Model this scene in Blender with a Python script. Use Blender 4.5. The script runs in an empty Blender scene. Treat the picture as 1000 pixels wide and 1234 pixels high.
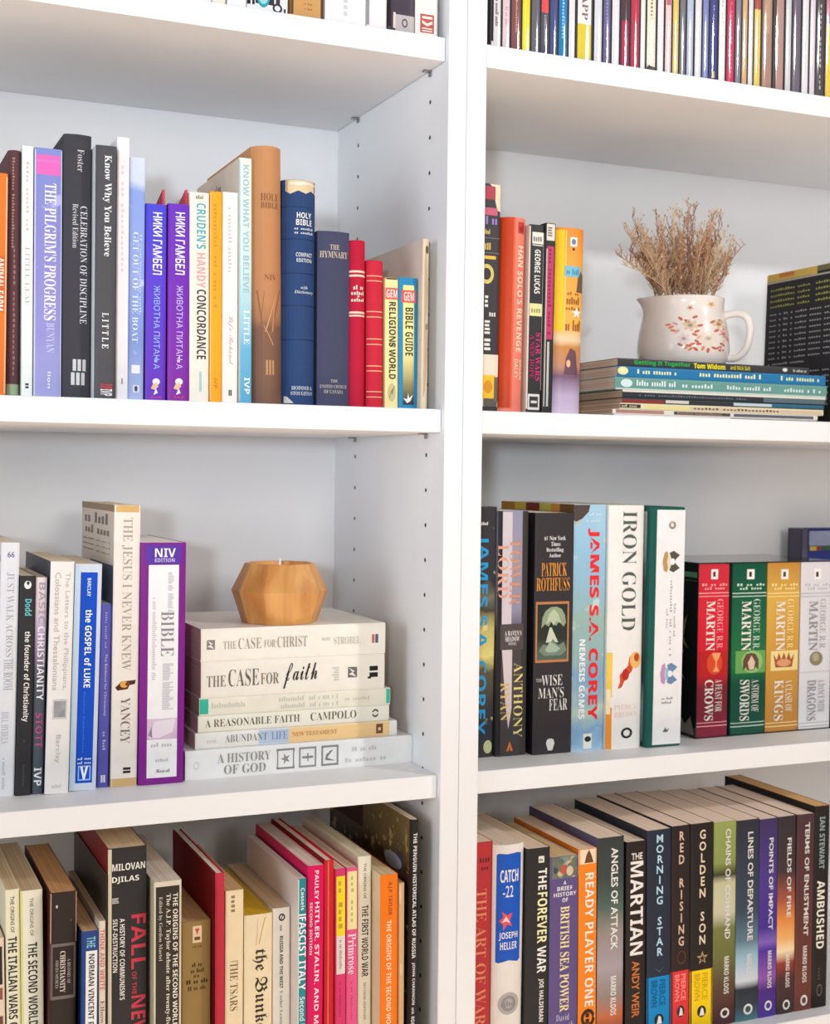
import bpy, math, random
from mathutils import Vector, Matrix

# ------------------------------------------------------------------ camera, world, lights, exposure
SC = bpy.context.scene
COL = SC.collection
K = 0.01                                   # everything below is written in centimetres
F_PX = 1631.45                             # focal length in pixels of a 1000 x 1234 picture
CAM = Vector((-50.593, -109.115, -3.788))
FW = Vector((0.40122528, 0.91556285, -0.02762153))
RT = Vector((0.91597906, -0.40106882, 0.01123209))
UP = Vector((0.00079445, 0.02980729, 0.99955535))

cam_data = bpy.data.cameras.new('camera')
cam = bpy.data.objects.new('camera', cam_data)
COL.objects.link(cam)
cam_data.sensor_fit = 'HORIZONTAL'
cam_data.sensor_width = 36.0
cam_data.lens = 36.0 * F_PX / 1000.0
cam_data.clip_start = 0.01
cam.matrix_world = Matrix(((RT.x, UP.x, -FW.x, CAM.x * K), (RT.y, UP.y, -FW.y, CAM.y * K),
                           (RT.z, UP.z, -FW.z, CAM.z * K), (0, 0, 0, 1)))
cam_data.dof.use_dof = True
cam_data.dof.focus_distance = 1.14
cam_data.dof.aperture_fstop = 13.0
SC.camera = cam

SC.view_settings.view_transform = 'Standard'
SC.view_settings.look = 'None'
SC.view_settings.exposure = -0.27
SC.view_settings.gamma = 1.0
SC.view_settings.use_curve_mapping = False

world = bpy.data.worlds.new('room_light')
SC.world = world
world.use_nodes = True
world.node_tree.nodes['Background'].inputs[0].default_value = (1.0, 0.91, 0.85, 1)
world.node_tree.nodes['Background'].inputs[1].default_value = 0.25


def area_light(name, loc, target, size, watts, color):
    d = bpy.data.lights.new(name, 'AREA')
    d.shape = 'DISK'
    d.size = size
    d.energy = watts
    d.color = color
    o = bpy.data.objects.new(name, d)
    COL.objects.link(o)
    o.location = Vector(loc) * K
    o.rotation_euler = (Vector(target) * K - o.location).to_track_quat('-Z', 'Y').to_euler()
    return o


area_light('floor_lamp', (0, -215, 40), (10, 0, -30), 0.5, 12.5, (1.0, 0.98, 0.95))
area_light('ceiling_spot', (150, -190, 108), (20, 0, -5), 0.12, 27.0, (1.0, 0.98, 0.96))
area_light('added_side_fill', (-210, -75, 10), (-10, 5, 0), 1.1, 18.0, (0.84, 0.92, 1.0))  # added unseen fill from the left to brighten the inner side panels


def added_spot(name, loc, watts, color, angle, target=None, blend=0.5):
    d = bpy.data.lights.new(name, 'SPOT')
    d.energy = watts
    d.color = color
    d.spot_size = math.radians(angle)
    d.spot_blend = blend
    d.shadow_soft_size = 0.06
    o = bpy.data.objects.new(name, d)
    COL.objects.link(o)
    o.location = Vector(loc) * K
    if target is not None:
        o.rotation_euler = ((Vector(target) - Vector(loc)).to_track_quat('-Z', 'Y')).to_euler()
    return o


added_spot('shaded_daylight_lamp', (-92, -172, 5), 72.0, (0.81, 0.90, 1.0), 43, (6, 20, 35), 1.0)
added_spot('added_spot', (10, -130, 130), 900.0, (1.0, 0.96, 0.91), 62)  # added spot on the floor, so its bounce brightens the shelf undersides


# ------------------------------------------------------------------ picture <-> place
def ray(px, py):
    return (FW + RT * ((px - 500.0) / F_PX) + UP * ((617.0 - py) / F_PX)).normalized()


def at_y(px, py, y):
    d = ray(px, py)
    return CAM + d * ((y - CAM.y) / d.y)


def at_z(px, py, z):
    d = ray(px, py)
    return CAM + d * ((z - CAM.z) / d.z)


def at_x(px, py, x):
    d = ray(px, py)
    return CAM + d * ((x - CAM.x) / d.x)


# ------------------------------------------------------------------ materials
def lin(c):
    o = []
    for v in c[:3]:
        v = v / 255.0
        o.append(v / 12.92 if v <= 0.04045 else ((v + 0.055) / 1.055) ** 2.4)
    return (o[0], o[1], o[2], 1.0)


MATS = {}


def _new(key):
    m = bpy.data.materials.new(str(key)[:60])
    m.use_nodes = True
    MATS[key] = m
    nt = m.node_tree
    return m, nt, nt.nodes['Principled BSDF'], nt.nodes.new('ShaderNodeTexCoord')


def _ramp(nt, stops):
    r = nt.nodes.new('ShaderNodeValToRGB')
    e = r.color_ramp.elements
    while len(e) < len(stops):
        e.new(0.5)
    for el, (p, c) in zip(e, stops):
        el.position = p
        el.color = lin(c)
    return r


def flat(c, rough=0.45, coat=0.0, vary=0.018, metal=0.0, spec=0.22):
    """printed card, cloth, plastic: one colour with a faint mottling of its own"""
    key = ('flat', tuple(c), rough, coat, metal, spec)
    if key in MATS:
        return MATS[key]
    m, nt, b, tc = _new(key)
    n = nt.nodes.new('ShaderNodeTexNoise')
    n.inputs['Scale'].default_value = 60.0
    n.inputs['Detail'].default_value = 3.0
    nt.links.new(tc.outputs['Object'], n.inputs['Vector'])
    lo = [max(0, v * (1 - vary)) for v in c[:3]]
    hi = [min(255, v * (1 + vary * 0.6)) for v in c[:3]]
    r = _ramp(nt, [(0.3, lo), (0.7, hi)])
    nt.links.new(n.outputs[0], r.inputs[0])
    nt.links.new(r.outputs[0], b.inputs['Base Color'])
    b.inputs['Roughness'].default_value = rough
    b.inputs['Metallic'].default_value = metal
    b.inputs['Coat Weight'].default_value = coat
    b.inputs['Specular IOR Level'].default_value = spec
    b.inputs['Coat Roughness'].default_value = 0.045
    return m


def art(stops, h, scale=14.0, amount=0.25, rough=0.4, spots=None):
    """printed picture on a spine: bands of colour along the height (0 top, 1 foot), broken up by noise"""
    key = ('art', tuple((p, tuple(c)) for p, c in stops), round(h, 2), scale, amount, rough, spots)
    if key in MATS:
        return MATS[key]
    m, nt, b, tc = _new(key)
    sep = nt.nodes.new('ShaderNodeSeparateXYZ')
    nt.links.new(tc.outputs['Object'], sep.inputs[0])
    ma = nt.nodes.new('ShaderNodeMath')
    ma.operation = 'MULTIPLY_ADD'
    ma.inputs[1].default_value = -1.0 / (h * K)
    ma.inputs[2].default_value = 1.0
    nt.links.new(sep.outputs['Z'], ma.inputs[0])
    n = nt.nodes.new('ShaderNodeTexNoise')
    n.inputs['Scale'].default_value = scale
    n.inputs['Detail'].default_value = 4.0
    nt.links.new(tc.outputs['Object'], n.inputs['Vector'])
    m2 = nt.nodes.new('ShaderNodeMath')
    m2.operation = 'MULTIPLY_ADD'
    m2.inputs[1].default_value = amount
    m2.inputs[2].default_value = -amount * 0.5
    nt.links.new(n.outputs[0], m2.inputs[0])
    ad = nt.nodes.new('ShaderNodeMath')
    ad.operation = 'ADD'
    nt.links.new(ma.outputs[0], ad.inputs[0])
    nt.links.new(m2.outputs[0], ad.inputs[1])
    r = _ramp(nt, stops)
    nt.links.new(ad.outputs[0], r.inputs[0])
    out = r.outputs[0]
    if spots:
        v = nt.nodes.new('ShaderNodeTexNoise')
        v.inputs['Scale'].default_value = spots[0]
        v.inputs['Detail'].default_value = 2.0
        nt.links.new(tc.outputs['Object'], v.inputs['Vector'])
        rr = _ramp(nt, [(spots[2], (0, 0, 0)), (min(1.0, spots[2] + 0.08), (255, 255, 255))])
        nt.links.new(v.outputs[0], rr.inputs[0])
        mx = nt.nodes.new('ShaderNodeMixRGB')
        mx.inputs[2].default_value = lin(spots[1])
        nt.links.new(rr.outputs[0], mx.inputs[0])
        nt.links.new(out, mx.inputs[1])
        out = mx.outputs[0]
    nt.links.new(out, b.inputs['Base Color'])
    b.inputs['Roughness'].default_value = rough
    b.inputs['Specular IOR Level'].default_value = 0.22
    return m


def paper(c):
    """a block of leaves seen from its edge: fine lines running along the leaves"""
    key = ('paper', tuple(c))
    if key in MATS:
        return MATS[key]
    m, nt, b, tc = _new(key)
    mp = nt.nodes.new('ShaderNodeMapping')
    mp.inputs['Scale'].default_value = (1800.0, 6.0, 6.0)
    n = nt.nodes.new('ShaderNodeTexNoise')
    n.inputs['Scale'].default_value = 1.0
    n.inputs['Detail'].default_value = 2.0
    nt.links.new(tc.outputs['Object'], mp.inputs[0])
    nt.links.new(mp.outputs[0], n.inputs['Vector'])
    r = _ramp(nt, [(0.25, [v * 0.90 for v in c]), (0.62, [min(250, v * 1.10) for v in c])])
    nt.links.new(n.outputs[0], r.inputs[0])
    nt.links.new(r.outputs[0], b.inputs['Base Color'])
    b.inputs['Roughness'].default_value = 0.85
    return m


def white_board(name='white_board', c=(241, 242, 244)):
    if name in MATS:
        return MATS[name]
    m, nt, b, tc = _new(name)
    n = nt.nodes.new('ShaderNodeTexNoise')
    n.inputs['Scale'].default_value = 9.0
    nt.links.new(tc.outputs['Object'], n.inputs['Vector'])
    r = _ramp(nt, [(0.3, [v * 0.985 for v in c]), (0.7, c)])
    nt.links.new(n.outputs[0], r.inputs[0])
    nt.links.new(r.outputs[0], b.inputs['Base Color'])
    b.inputs['Roughness'].default_value = 0.5
    b.inputs['Specular IOR Level'].default_value = 0.35
    return m


def wood(name, dark, light, scale=22.0, stretch=(1, 1, 0.12)):
    if name in MATS:
        return MATS[name]
    m, nt, b, tc = _new(name)
    mp = nt.nodes.new('ShaderNodeMapping')
    mp.inputs['Scale'].default_value = stretch
    n = nt.nodes.new('ShaderNodeTexNoise')
    n.inputs['Scale'].default_value = scale
    n.inputs['Detail'].default_value = 6.0
    n.inputs['Distortion'].default_value = 1.2
    nt.links.new(tc.outputs['Object'], mp.inputs[0])
    nt.links.new(mp.outputs[0], n.inputs['Vector'])
    r = _ramp(nt, [(0.3, dark), (0.68, light)])
    nt.links.new(n.outputs[0], r.inputs[0])
    nt.links.new(r.outputs[0], b.inputs['Base Color'])
    b.inputs['Roughness'].default_value = 0.42
    return m


# ------------------------------------------------------------------ mesh helpers (all in cm)
class MB:
    def __init__(self):
        self.v, self.f, self.mi, self.mats = [], [], [], []

    def mat(self, m):
        if m not in self.mats:
            self.mats.append(m)
        return self.mats.index(m)

    def add(self, verts, faces, m):
        b = len(self.v)
        self.v += [tuple(p) for p in verts]
        k = self.mat(m)
        for f in faces:
            self.f.append(tuple(b + i for i in f))
            self.mi.append(k)

    def box(self, x0, x1, y0, y1, z0, z1, m, bev=0.0):
        if bev <= 0:
            vs = [(x, y, z) for x in (x0, x1) for y in (y0, y1) for z in (z0, z1)]
            fs = [(0, 1, 3, 2), (4, 6, 7, 5), (0, 4, 5, 1), (2, 3, 7, 6), (0, 2, 6, 4), (1, 5, 7, 3)]
            self.add(vs, fs, m)
            return
        # chamfered box
        b = bev
        vs, idx = [], {}
        for sx, X in ((0, (x0, x1)), (1, (x0, x1))):
            pass
        for ix in (0, 1):
            for iy in (0, 1):
                for iz in (0, 1):
                    X, Y, Z = (x0, x1)[ix], (y0, y1)[iy], (z0, z1)[iz]
                    dx, dy, dz = (b, -b)[ix], (b, -b)[iy], (b, -b)[iz]
                    idx[ix, iy, iz, 'x'] = len(vs); vs.append((X, Y + dy, Z + dz))
                    idx[ix, iy, iz, 'y'] = len(vs); vs.append((X + dx, Y, Z + dz))
                    idx[ix, iy, iz, 'z'] = len(vs); vs.append((X + dx, Y + dy, Z))
        fs = []
        g = lambda a, bb, c, t: idx[a, bb, c, t]
        fs += [(g(0, 0, 0, 'x'), g(0, 0, 1, 'x'), g(0, 1, 1, 'x'), g(0, 1, 0, 'x')),
               (g(1, 0, 0, 'x'), g(1, 1, 0, 'x'), g(1, 1, 1, 'x'), g(1, 0, 1, 'x')),
               (g(0, 0, 0, 'y'), g(1, 0, 0, 'y'), g(1, 0, 1, 'y'), g(0, 0, 1, 'y')),
               (g(0, 1, 0, 'y'), g(0, 1, 1, 'y'), g(1, 1, 1, 'y'), g(1, 1, 0, 'y')),
               (g(0, 0, 0, 'z'), g(0, 1, 0, 'z'), g(1, 1, 0, 'z'), g(1, 0, 0, 'z')),
               (g(0, 0, 1, 'z'), g(1, 0, 1, 'z'), g(1, 1, 1, 'z'), g(0, 1, 1, 'z'))]
        for a in (0, 1):
            for c in (0, 1):
                fs.append((g(a, c, 0, 'x'), g(a, c, 1, 'x'), g(a, c, 1, 'y'), g(a, c, 0, 'y')))
                fs.append((g(a, 0, c, 'x'), g(a, 1, c, 'x'), g(a, 1, c, 'z'), g(a, 0, c, 'z')))
                fs.append((g(0, a, c, 'y'), g(1, a, c, 'y'), g(1, a, c, 'z'), g(0, a, c, 'z')))
        for a in (0, 1):
            for c in (0, 1):
                for e in (0, 1):
                    fs.append((g(a, c, e, 'x'), g(a, c, e, 'y'), g(a, c, e, 'z')))
        self.add(vs, fs, m)

    def lathe(self, prof, m, n=48, cx=0.0, cy=0.0, cap0=True, cap1=True, warp=None):
        vs, fs = [], []
        for r, z in prof:
            for i in range(n):
                a = 2 * math.pi * i / n
                x, y, zz = r * math.cos(a), r * math.sin(a), z
                if warp:
                    x, y, zz = warp(x, y, zz, a)
                vs.append((cx + x, cy + y, zz))
        for k in range(len(prof) - 1):
            for i in range(n):
                j = (i + 1) % n
                fs.append((k * n + i, k * n + j, (k + 1) * n + j, (k + 1) * n + i))
        if cap0:
            fs.append(tuple(range(n))[::-1])
        if cap1:
            fs.append(tuple((len(prof) - 1) * n + i for i in range(n)))
        self.add(vs, fs, m)

    def tube(self, pts, rad, m, n=6, flat_=1.0):
        pts = [Vector(p) for p in pts]
        vs, fs = [], []
        for k, p in enumerate(pts):
            t = (pts[min(k + 1, len(pts) - 1)] - pts[max(k - 1, 0)]).normalized()
            a = t.cross(Vector((0.13, 0.97, 0.21)))
            if a.length < 1e-4:
                a = t.cross(Vector((1, 0, 0)))
            a.normalize()
            b = t.cross(a).normalized()
            r = rad[k] if isinstance(rad, (list, tuple)) else rad
            for i in range(n):
                an = 2 * math.pi * i / n
                vs.append(p + a * (r * math.cos(an)) + b * (r * flat_ * math.sin(an)))
        for k in range(len(pts) - 1):
            for i in range(n):
                j = (i + 1) % n
                fs.append((k * n + i, k * n + j, (k + 1) * n + j, (k + 1) * n + i))
        fs.append(tuple(range(n))[::-1])
        fs.append(tuple((len(pts) - 1) * n + i for i in range(n)))
        self.add(vs, fs, m)

    def build(self, name, parent=None, smooth=False, loc=None):
        me = bpy.data.meshes.new(name)
        me.from_pydata([(x * K, y * K, z * K) for x, y, z in self.v], [], self.f)
        for m in self.mats:
            me.materials.append(m)
        me.polygons.foreach_set('material_index', self.mi)
        if smooth:
            me.polygons.foreach_set('use_smooth', [True] * len(me.polygons))
        me.update()
        o = bpy.data.objects.new(name, me)
        COL.objects.link(o)
        if parent is not None:
            o.parent = parent
        if loc is not None:
            o.location = Vector(loc) * K
        return o


def thing(name, label, cat, loc, rot=(0, 0, 0), group=None):
    o = bpy.data.objects.new(name, None)
    o.empty_display_size = 0.02
    COL.objects.link(o)
    o.location = Vector(loc) * K
    o.rotation_euler = rot
    tag(o, label, cat, group)
    return o


def tag(o, label, cat, group=None):
    o['label'] = label
    o['category'] = cat
    if group:
        o['group'] = group
    return o


def structure(o, label):
    o['kind'] = 'structure'
    o['label'] = label
    o['category'] = 'room'
    return o


# ------------------------------------------------------------------ lettering
ALPHA = {'serif': (0x1D400, 0x1D41A), 'ital': (0x1D468, 0x1D482), 'script': (0x1D4D0, 0x1D4EA),
         'gothic': (0x1D56C, 0x1D586), 'bold': (0x1D5D4, 0x1D5EE)}
GLYPH = {}


def styled(s, style):
    if style not in ALPHA:
        return s
    a, b = ALPHA[style]
    return ''.join(chr(a + ord(c) - 65) if 'A' <= c <= 'Z' else chr(b + ord(c) - 97) if 'a' <= c <= 'z' else c for c in s)


def glyphs(s, style):
    """flat outline of a line of text, scaled to the unit square"""
    key = (s, style)
    if key in GLYPH:
        return GLYPH[key]
    c = bpy.data.curves.new('line', 'FONT')
    base = style.rstrip('-+')
    c.body = styled(s, base)
    c.resolution_u = 2
    if style.endswith('-'):
        c.offset = -0.011
    if style.endswith('+'):
        c.offset = 0.018
    if '\n' in s:
        c.align_x = 'CENTER'
        c.space_line = 0.92
    o = bpy.data.objects.new('line', c)
    me = bpy.data.meshes.new_from_object(o)
    vs = [(v.co.x, v.co.y) for v in me.vertices]
    fs = [tuple(p.vertices) for p in me.polygons]
    bpy.data.objects.remove(o)
    bpy.data.curves.remove(c)
    bpy.data.meshes.remove(me)
    x0, x1 = min(v[0] for v in vs), max(v[0] for v in vs)
    y0, y1 = min(v[1] for v in vs), max(v[1] for v in vs)
    vs = [((x - x0) / (x1 - x0), (y - y0) / (y1 - y0)) for x, y in vs]
    GLYPH[key] = (vs, fs)
    return GLYPH[key]


def shape2d(kind):
    """outlines in the unit square, u to the right and v up"""
    if isinstance(kind, (list, tuple)):
        return list(kind), [tuple(range(len(kind)))]
    if kind == 'r':
        n = 10
        vs = [(i / n, 0) for i in range(n + 1)] + [(i / n, 1) for i in range(n + 1)]
        return vs, [(i, i + 1, n + 2 + i, n + 1 + i) for i in range(n)]
    if kind == 'e':
        n = 24
        return [(0.5 + 0.5 * math.cos(2 * math.pi * i / n), 0.5 + 0.5 * math.sin(2 * math.pi * i / n)) for i in range(n)], [tuple(range(n))]
    if kind == 'ring' or kind == 'thinring':
        n = 24
        q = 0.3 if kind == 'ring' else 0.42
        vs = [(0.5 + 0.5 * math.cos(2 * math.pi * i / n), 0.5 + 0.5 * math.sin(2 * math.pi * i / n)) for i in range(n)]
        vs += [(0.5 + q * math.cos(2 * math.pi * i / n), 0.5 + q * math.sin(2 * math.pi * i / n)) for i in range(n)]
        return vs, [(i, (i + 1) % n, n + (i + 1) % n, n + i) for i in range(n)]
    if kind == 'frame':
        q = 0.05
        vs = [(0, 0), (1, 0), (1, 1), (0, 1), (q, q), (1 - q, q), (1 - q, 1 - q), (q, 1 - q)]
        return vs, [(0, 1, 5, 4), (1, 2, 6, 5), (2, 3, 7, 6), (3, 0, 4, 7)]
    if kind == 'box':
        q = 0.1
        vs = [(0, 0), (1, 0), (1, 1), (0, 1), (q, q), (1 - q, q), (1 - q, 1 - q), (q, 1 - q)]
        return vs, [(0, 1, 5, 4), (1, 2, 6, 5), (2, 3, 7, 6), (3, 0, 4, 7)]
    if kind == 'star':
        vs = []
        for i in range(10):
            r = 0.5 if i % 2 == 0 else 0.2
            a = math.pi / 2 + i * math.pi / 5
            vs.append((0.5 + r * math.cos(a), 0.5 + r * math.sin(a)))
        return vs, [tuple(range(10))]
    if kind == 'bars':
        vs, fs = [], []
        for i in range(3):
            a = i * 0.37
            vs += [(a, 0), (a + 0.26, 0), (a + 0.26, 1), (a, 1)]
            fs.append((4 * i, 4 * i + 1, 4 * i + 2, 4 * i + 3))
        return vs, fs
    if kind == 'two':
        vs, fs = [], []
        for i in range(2):
            a = i * 0.58
            vs += [(0, a), (1, a), (1, a + 0.42), (0, a + 0.42)]
            fs.append((4 * i, 4 * i + 1, 4 * i + 2, 4 * i + 3))
        return vs, fs
    if kind == 'twoup':
        vs, fs = [], []
        for i in range(2):
            a = i * 0.58
            vs += [(a, 0), (a + 0.42, 0), (a + 0.42, 1), (a, 1)]
            fs.append((4 * i, 4 * i + 1, 4 * i + 2, 4 * i + 3))
        return vs, fs
    if kind.startswith('print'):
        # a line of print too small to read: word-length dashes made of little strokes
        rnd = random.Random(kind)
        vs, fs, u = [], [], 0.0
        n = int(kind[5:] or 12)
        du = 1.0 / (n * 1.0)
        for i in range(n):
            if rnd.random() < 0.16 and 0 < i < n - 1:
                continue
            a = i * du
            b = a + du * 0.62
            v0 = 0.0
            v1 = rnd.choice((0.62, 0.7, 1.0, 0.72))
            k = len(vs)
            vs += [(a, v0), (b, v0), (b, v1), (a, v1)]
            fs.append((k, k + 1, k + 2, k + 3))
        return vs, fs
    raise ValueError(kind)


BL = dict(tri=[(0, 0), (1, 0), (0.5, 1)])


# ------------------------------------------------------------------ a book
def profile(w, sag, p):
    n = 14
    xs = [-w / 2 * math.cos(math.pi * i / n) for i in range(n + 1)]
    return [(x, sag * abs(2 * x / w) ** p) for x in xs]


def sliced(geo, axis, n=9):
    """cut an outline into strips so that it can follow a rounded spine"""
    vs, fs = geo
    ov, of = [], []
    for f in fs:
        poly0 = [vs[i] for i in f]
        for k in range(n):
            lo, hi = k / n, (k + 1) / n
            poly = poly0
            for lim, sgn in ((lo, 1), (hi, -1)):
                out = []
                for p, q in zip(poly, poly[1:] + poly[:1]):
                    dp, dq = sgn * (p[axis] - lim), sgn * (q[axis] - lim)
                    if dp >= 0:
                        out.append(p)
                    if (dp > 0 > dq) or (dp < 0 < dq):
                        t = dp / (dp - dq)
                        out.append((p[0] + (q[0] - p[0]) * t, p[1] + (q[1] - p[1]) * t))
                poly = out
                if len(poly) < 3:
                    break
            if len(poly) >= 3:
                b = len(ov)
                ov += poly
                of.append(tuple(range(b, b + len(poly))))
    return ov, of


class Book:
    """local frame: origin at the middle of the foot of the spine, x to the right, y into the shelf, z to the head"""

    def __init__(self, root, w, h, dep, cover, left=None, right=None, pages=(222, 208, 186), hard=False, sag=None, p=None, pos=None, over=None):
        self.root, self.w, self.h, self.dep, self.pos = root, w, h, dep, pos
        if sag is None:
            sag = 0.45 if hard else 0.10
        if p is None:
            p = 2.2 if hard else 7.0
        self.sag, self.p = sag, p
        tc = 0.24 if hard else 0.05
        tc = min(tc, w * 0.16)
        ov = (0.3 if hard else 0.03) if over is None else over
        cm = cover if hasattr(cover, 'node_tree') else flat(cover, 0.75 if hard else 0.42)
        lm = cm if left is None else (left if hasattr(left, 'node_tree') else flat(left, 0.75 if hard else 0.42))
        rm = cm if right is None else (right if hasattr(right, 'node_tree') else flat(right, 0.42))
        pr = profile(w, sag, p)
        outer = [(-w / 2, dep)] + pr + [(w / 2, dep)]
        inner = [(-w / 2 + tc, dep)]
        for x, y in pr:
            inner.append((max(-w / 2 + tc, min(w / 2 - tc, x)), y + tc))
        inner.append((w / 2 - tc, dep))
        mb = MB()
        n = len(outer)
        vs = [(x, y, 0) for x, y in outer] + [(x, y, h) for x, y in outer] + [(x, y, 0) for x, y in inner] + [(x, y, h) for x, y in inner]
        for i in range(n - 1):
            m = lm if i == 0 else rm if i == n - 2 else cm
            quad = [vs[i], vs[i + 1], vs[n + i + 1], vs[n + i]]
            mb.add(quad, [(0, 1, 2, 3)], m)
            mb.add([vs[2 * n + i], vs[2 * n + i + 1], vs[3 * n + i + 1], vs[3 * n + i]], [(3, 2, 1, 0)], cm)
            mb.add([vs[n + i], vs[n + i + 1], vs[3 * n + i + 1], vs[3 * n + i]], [(0, 1, 2, 3)], m)
            mb.add([vs[i], vs[i + 1], vs[2 * n + i + 1], vs[2 * n + i]], [(3, 2, 1, 0)], m)
        for i in (0, n - 1):
            mb.add([vs[i], vs[n + i], vs[3 * n + i], vs[2 * n + i]], [(0, 1, 2, 3)], cm)
        self.cover = mb
        pg = MB()
        gap = 0.004
        y0 = sag + tc + 0.06 if not hard else sag + tc + 0.05
        pg.box(-w / 2 + tc + gap, w / 2 - tc - gap, y0, dep - (0.35 if hard else 0.06), ov, h - ov, paper(pages))
        self.pg = pg
        self.layer = 0
        self.extra = []

    def yx(self, x):
        return self.sag * min(1.0, abs(2 * x / self.w)) ** self.p

    def put(self, geo, s0, s1, z0, z1, m, orient='h', name=None, eps=None):
        """lay a flat outline on the spine; z0 is the upper edge and z1 the lower one"""
        if (self.sag > 0.12 and self.p < 5 and abs(s1 - s0) > 0.08) or s0 < 0.12 or s1 > 0.88:
            geo = sliced(geo, 0 if orient == 'h' else 1)
        vs, fs = geo
        self.layer += 1
        e = (0.004 + 0.0035 * self.layer) if eps is None else eps
        w = self.w
        out = []
        for u, v in vs:
            if orient == 'd':
                s, z = s0 + v * (s1 - s0), z0 - u * (z0 - z1)
            elif orient == 'u':
                s, z = s1 - v * (s1 - s0), z1 + u * (z0 - z1)
            else:
                s, z = s0 + u * (s1 - s0), z1 + v * (z0 - z1)
            x = (s - 0.5) * w
            out.append((x, self.yx(x) - e, z))
        if name is None:
            self.cover.add(out, fs, m)
        else:
            mb = MB()
            mb.add(out, fs, m)
            self.extra.append((name, mb))

    def side(self, geo, s0, s1, t0, t1, m, name=None, eps=0.012):
        """the same on the left cover: s from the back edge (0) to the spine (1), t from head (0) to foot (1)"""
        vs, fs = geo
        out = []
        for u, v in vs:
            s = s0 + u * (s1 - s0)
            t = t1 + v * (t0 - t1)
            out.append((-self.w / 2 - eps, self.sag + (self.dep - self.sag) * (1 - s), self.h * (1 - t)))
        if name is None:
            self.cover.add(out, fs, m)
        else:
            mb = MB()
            mb.add(out, fs, m)
            self.extra.append((name, mb))

    def finish(self):
        cv = self.cover.build('cover', self.root)
        self.pg.build('page_block', self.root)
        for name, mb in self.extra:
            mb.build(name, cv)


# shelf heights (top faces) and the two cases, cm
T = 2.0577
ZA, ZB, ZC = 32.802, 0.0, -32.783
FRONT = 0.681
ZD_L = ZC - 32.8
D_R3 = 2.5
ZD_R = at_y(986, 1214, D_R3).z
TOPS = {'TL': ZA + T, 'TR': ZA + T, 'L1': T, 'R1': T, 'L2': ZC + T, 'R2': ZC + T, 'L3': ZD_L + T, 'R3': ZD_R}
GROUPS = {'TL': 'books on the top left shelf', 'L1': 'books on the upper left shelf', 'L2': 'books standing on the candle shelf',
          'L3': 'books on the bottom left shelf', 'R1': 'books on the jug shelf', 'R2': 'books on the middle right shelf',
          'R3': 'books on the bottom right shelf'}
SPECS = []


def bk(row, name, label, top, bot, color, d=None, dep=None, h=None, P=(), T=(), L=(), art_=None, **kw):
    """top = (left px, right px, y px) of the spine's head, bot = the same lower down"""
    SPECS.append(dict(row=row, name=name, label=label, top=top, bot=bot, color=color, d=d, dep=dep, h=h, P=P, T=T, L=L, art=art_, kw=kw))


def place_all():
    recs = []
    for sp in SPECS:
        zt = TOPS[sp['row']]
        tl, tr, yt = sp['top']
        bl, br, yb = sp['bot']
        d = sp['d']
        if d is None:
            d = at_z((bl + br) / 2, yb, zt).y
        sp['depth'] = d
        A, B = at_y((tl + tr) / 2, yt, d), at_y((bl + br) / 2, yb, d)
        w = 0.5 * ((at_y(tr, yt, d) - at_y(tl, yt, d)).x + (at_y(br, yb, d) - at_y(bl, yb, d)).x)
        slope = (A.x - B.x) / max(1e-6, A.z - B.z)
        slope = max(-0.045, min(0.045, slope))
        zh = A.z if sp['h'] is None else zt + sp['h']
        xb = B.x + slope * (zt - B.z)
        sp.update(w=w, slope=slope, hh=zh - zt, xb=xb, zt=zt)
        if sp['dep'] is None:
            sp['dep'] = max(9.5, min(15.5, 0.68 * sp['hh']))
        recs.append(sp)
    for row in set(s['row'] for s in recs):
        rr = [s for s in recs if s['row'] == row]
        rr.sort(key=lambda s: s['xb'])
        for it in range(6):
            for a, b in zip(rr, rr[1:]):
                hm = min(a['hh'], b['hh'])
                worst = 0
                for z in (0, hm):
                    ov = (a['xb'] + a['slope'] * z + a['w'] / 2) - (b['xb'] + b['slope'] * z - b['w'] / 2) + 0.02
                    worst = max(worst, ov)
                if worst > 0:
                    q = worst / 2
                    a['w'] -= q
                    a['xb'] -= q / 2
                    b['w'] -= q
                    b['xb'] += q / 2
    for sp in recs:
        make_book(sp)


def make_book(sp):
    w, h = sp['w'], sp['hh']
    lean = math.atan(sp['slope'])
    lift = abs(math.sin(lean)) * w / 2
    root = thing(sp['name'], sp['label'], sp['kw'].pop('cat', 'book'), (sp['xb'], sp['depth'], sp['zt'] + lift + 0.003),
                 (0, lean, sp['kw'].pop('yaw', 0.0)), GROUPS[sp['row']])
    fl = sp['kw'].pop('flap', None)
    cover = sp['color']
    if sp['art']:
        cover = art(sp['art'][0], h, *sp['art'][1:])
    b = Book(root, w, h, sp['dep'], cover, **sp['kw'])
    tl, tr, yt = sp['top']
    bl, br, yb = sp['bot']

    def z(py):
        f = (py - yt) / (yb - yt)
        px = (tl + tr) / 2 * (1 - f) + (bl + br) / 2 * f
        return max(0.02, min(h - 0.02, at_y(px, py, sp['depth']).z - sp['zt']))
    dress(b, z, sp['P'], sp['T'], sp['L'])
    if fl:
        mb = MB()
        x0, x1 = w / 2 - .26, w / 2 - .06
        tri = [(0.3, h - 1.0), (4.4, h - 1.0), (4.4, h + .02), (0.5, h + 1.35)]
        vs = [(x0, y, q) for y, q in tri] + [(x1, y, q) for y, q in tri]
        mb.add(vs, [(0, 1, 2, 3), (7, 6, 5, 4), (0, 3, 7, 4), (3, 2, 6, 7), (2, 1, 5, 6), (1, 0, 4, 5)], flat(fl, 0.5))
        mb.build('cover_flap', root)
    b.finish()


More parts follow.
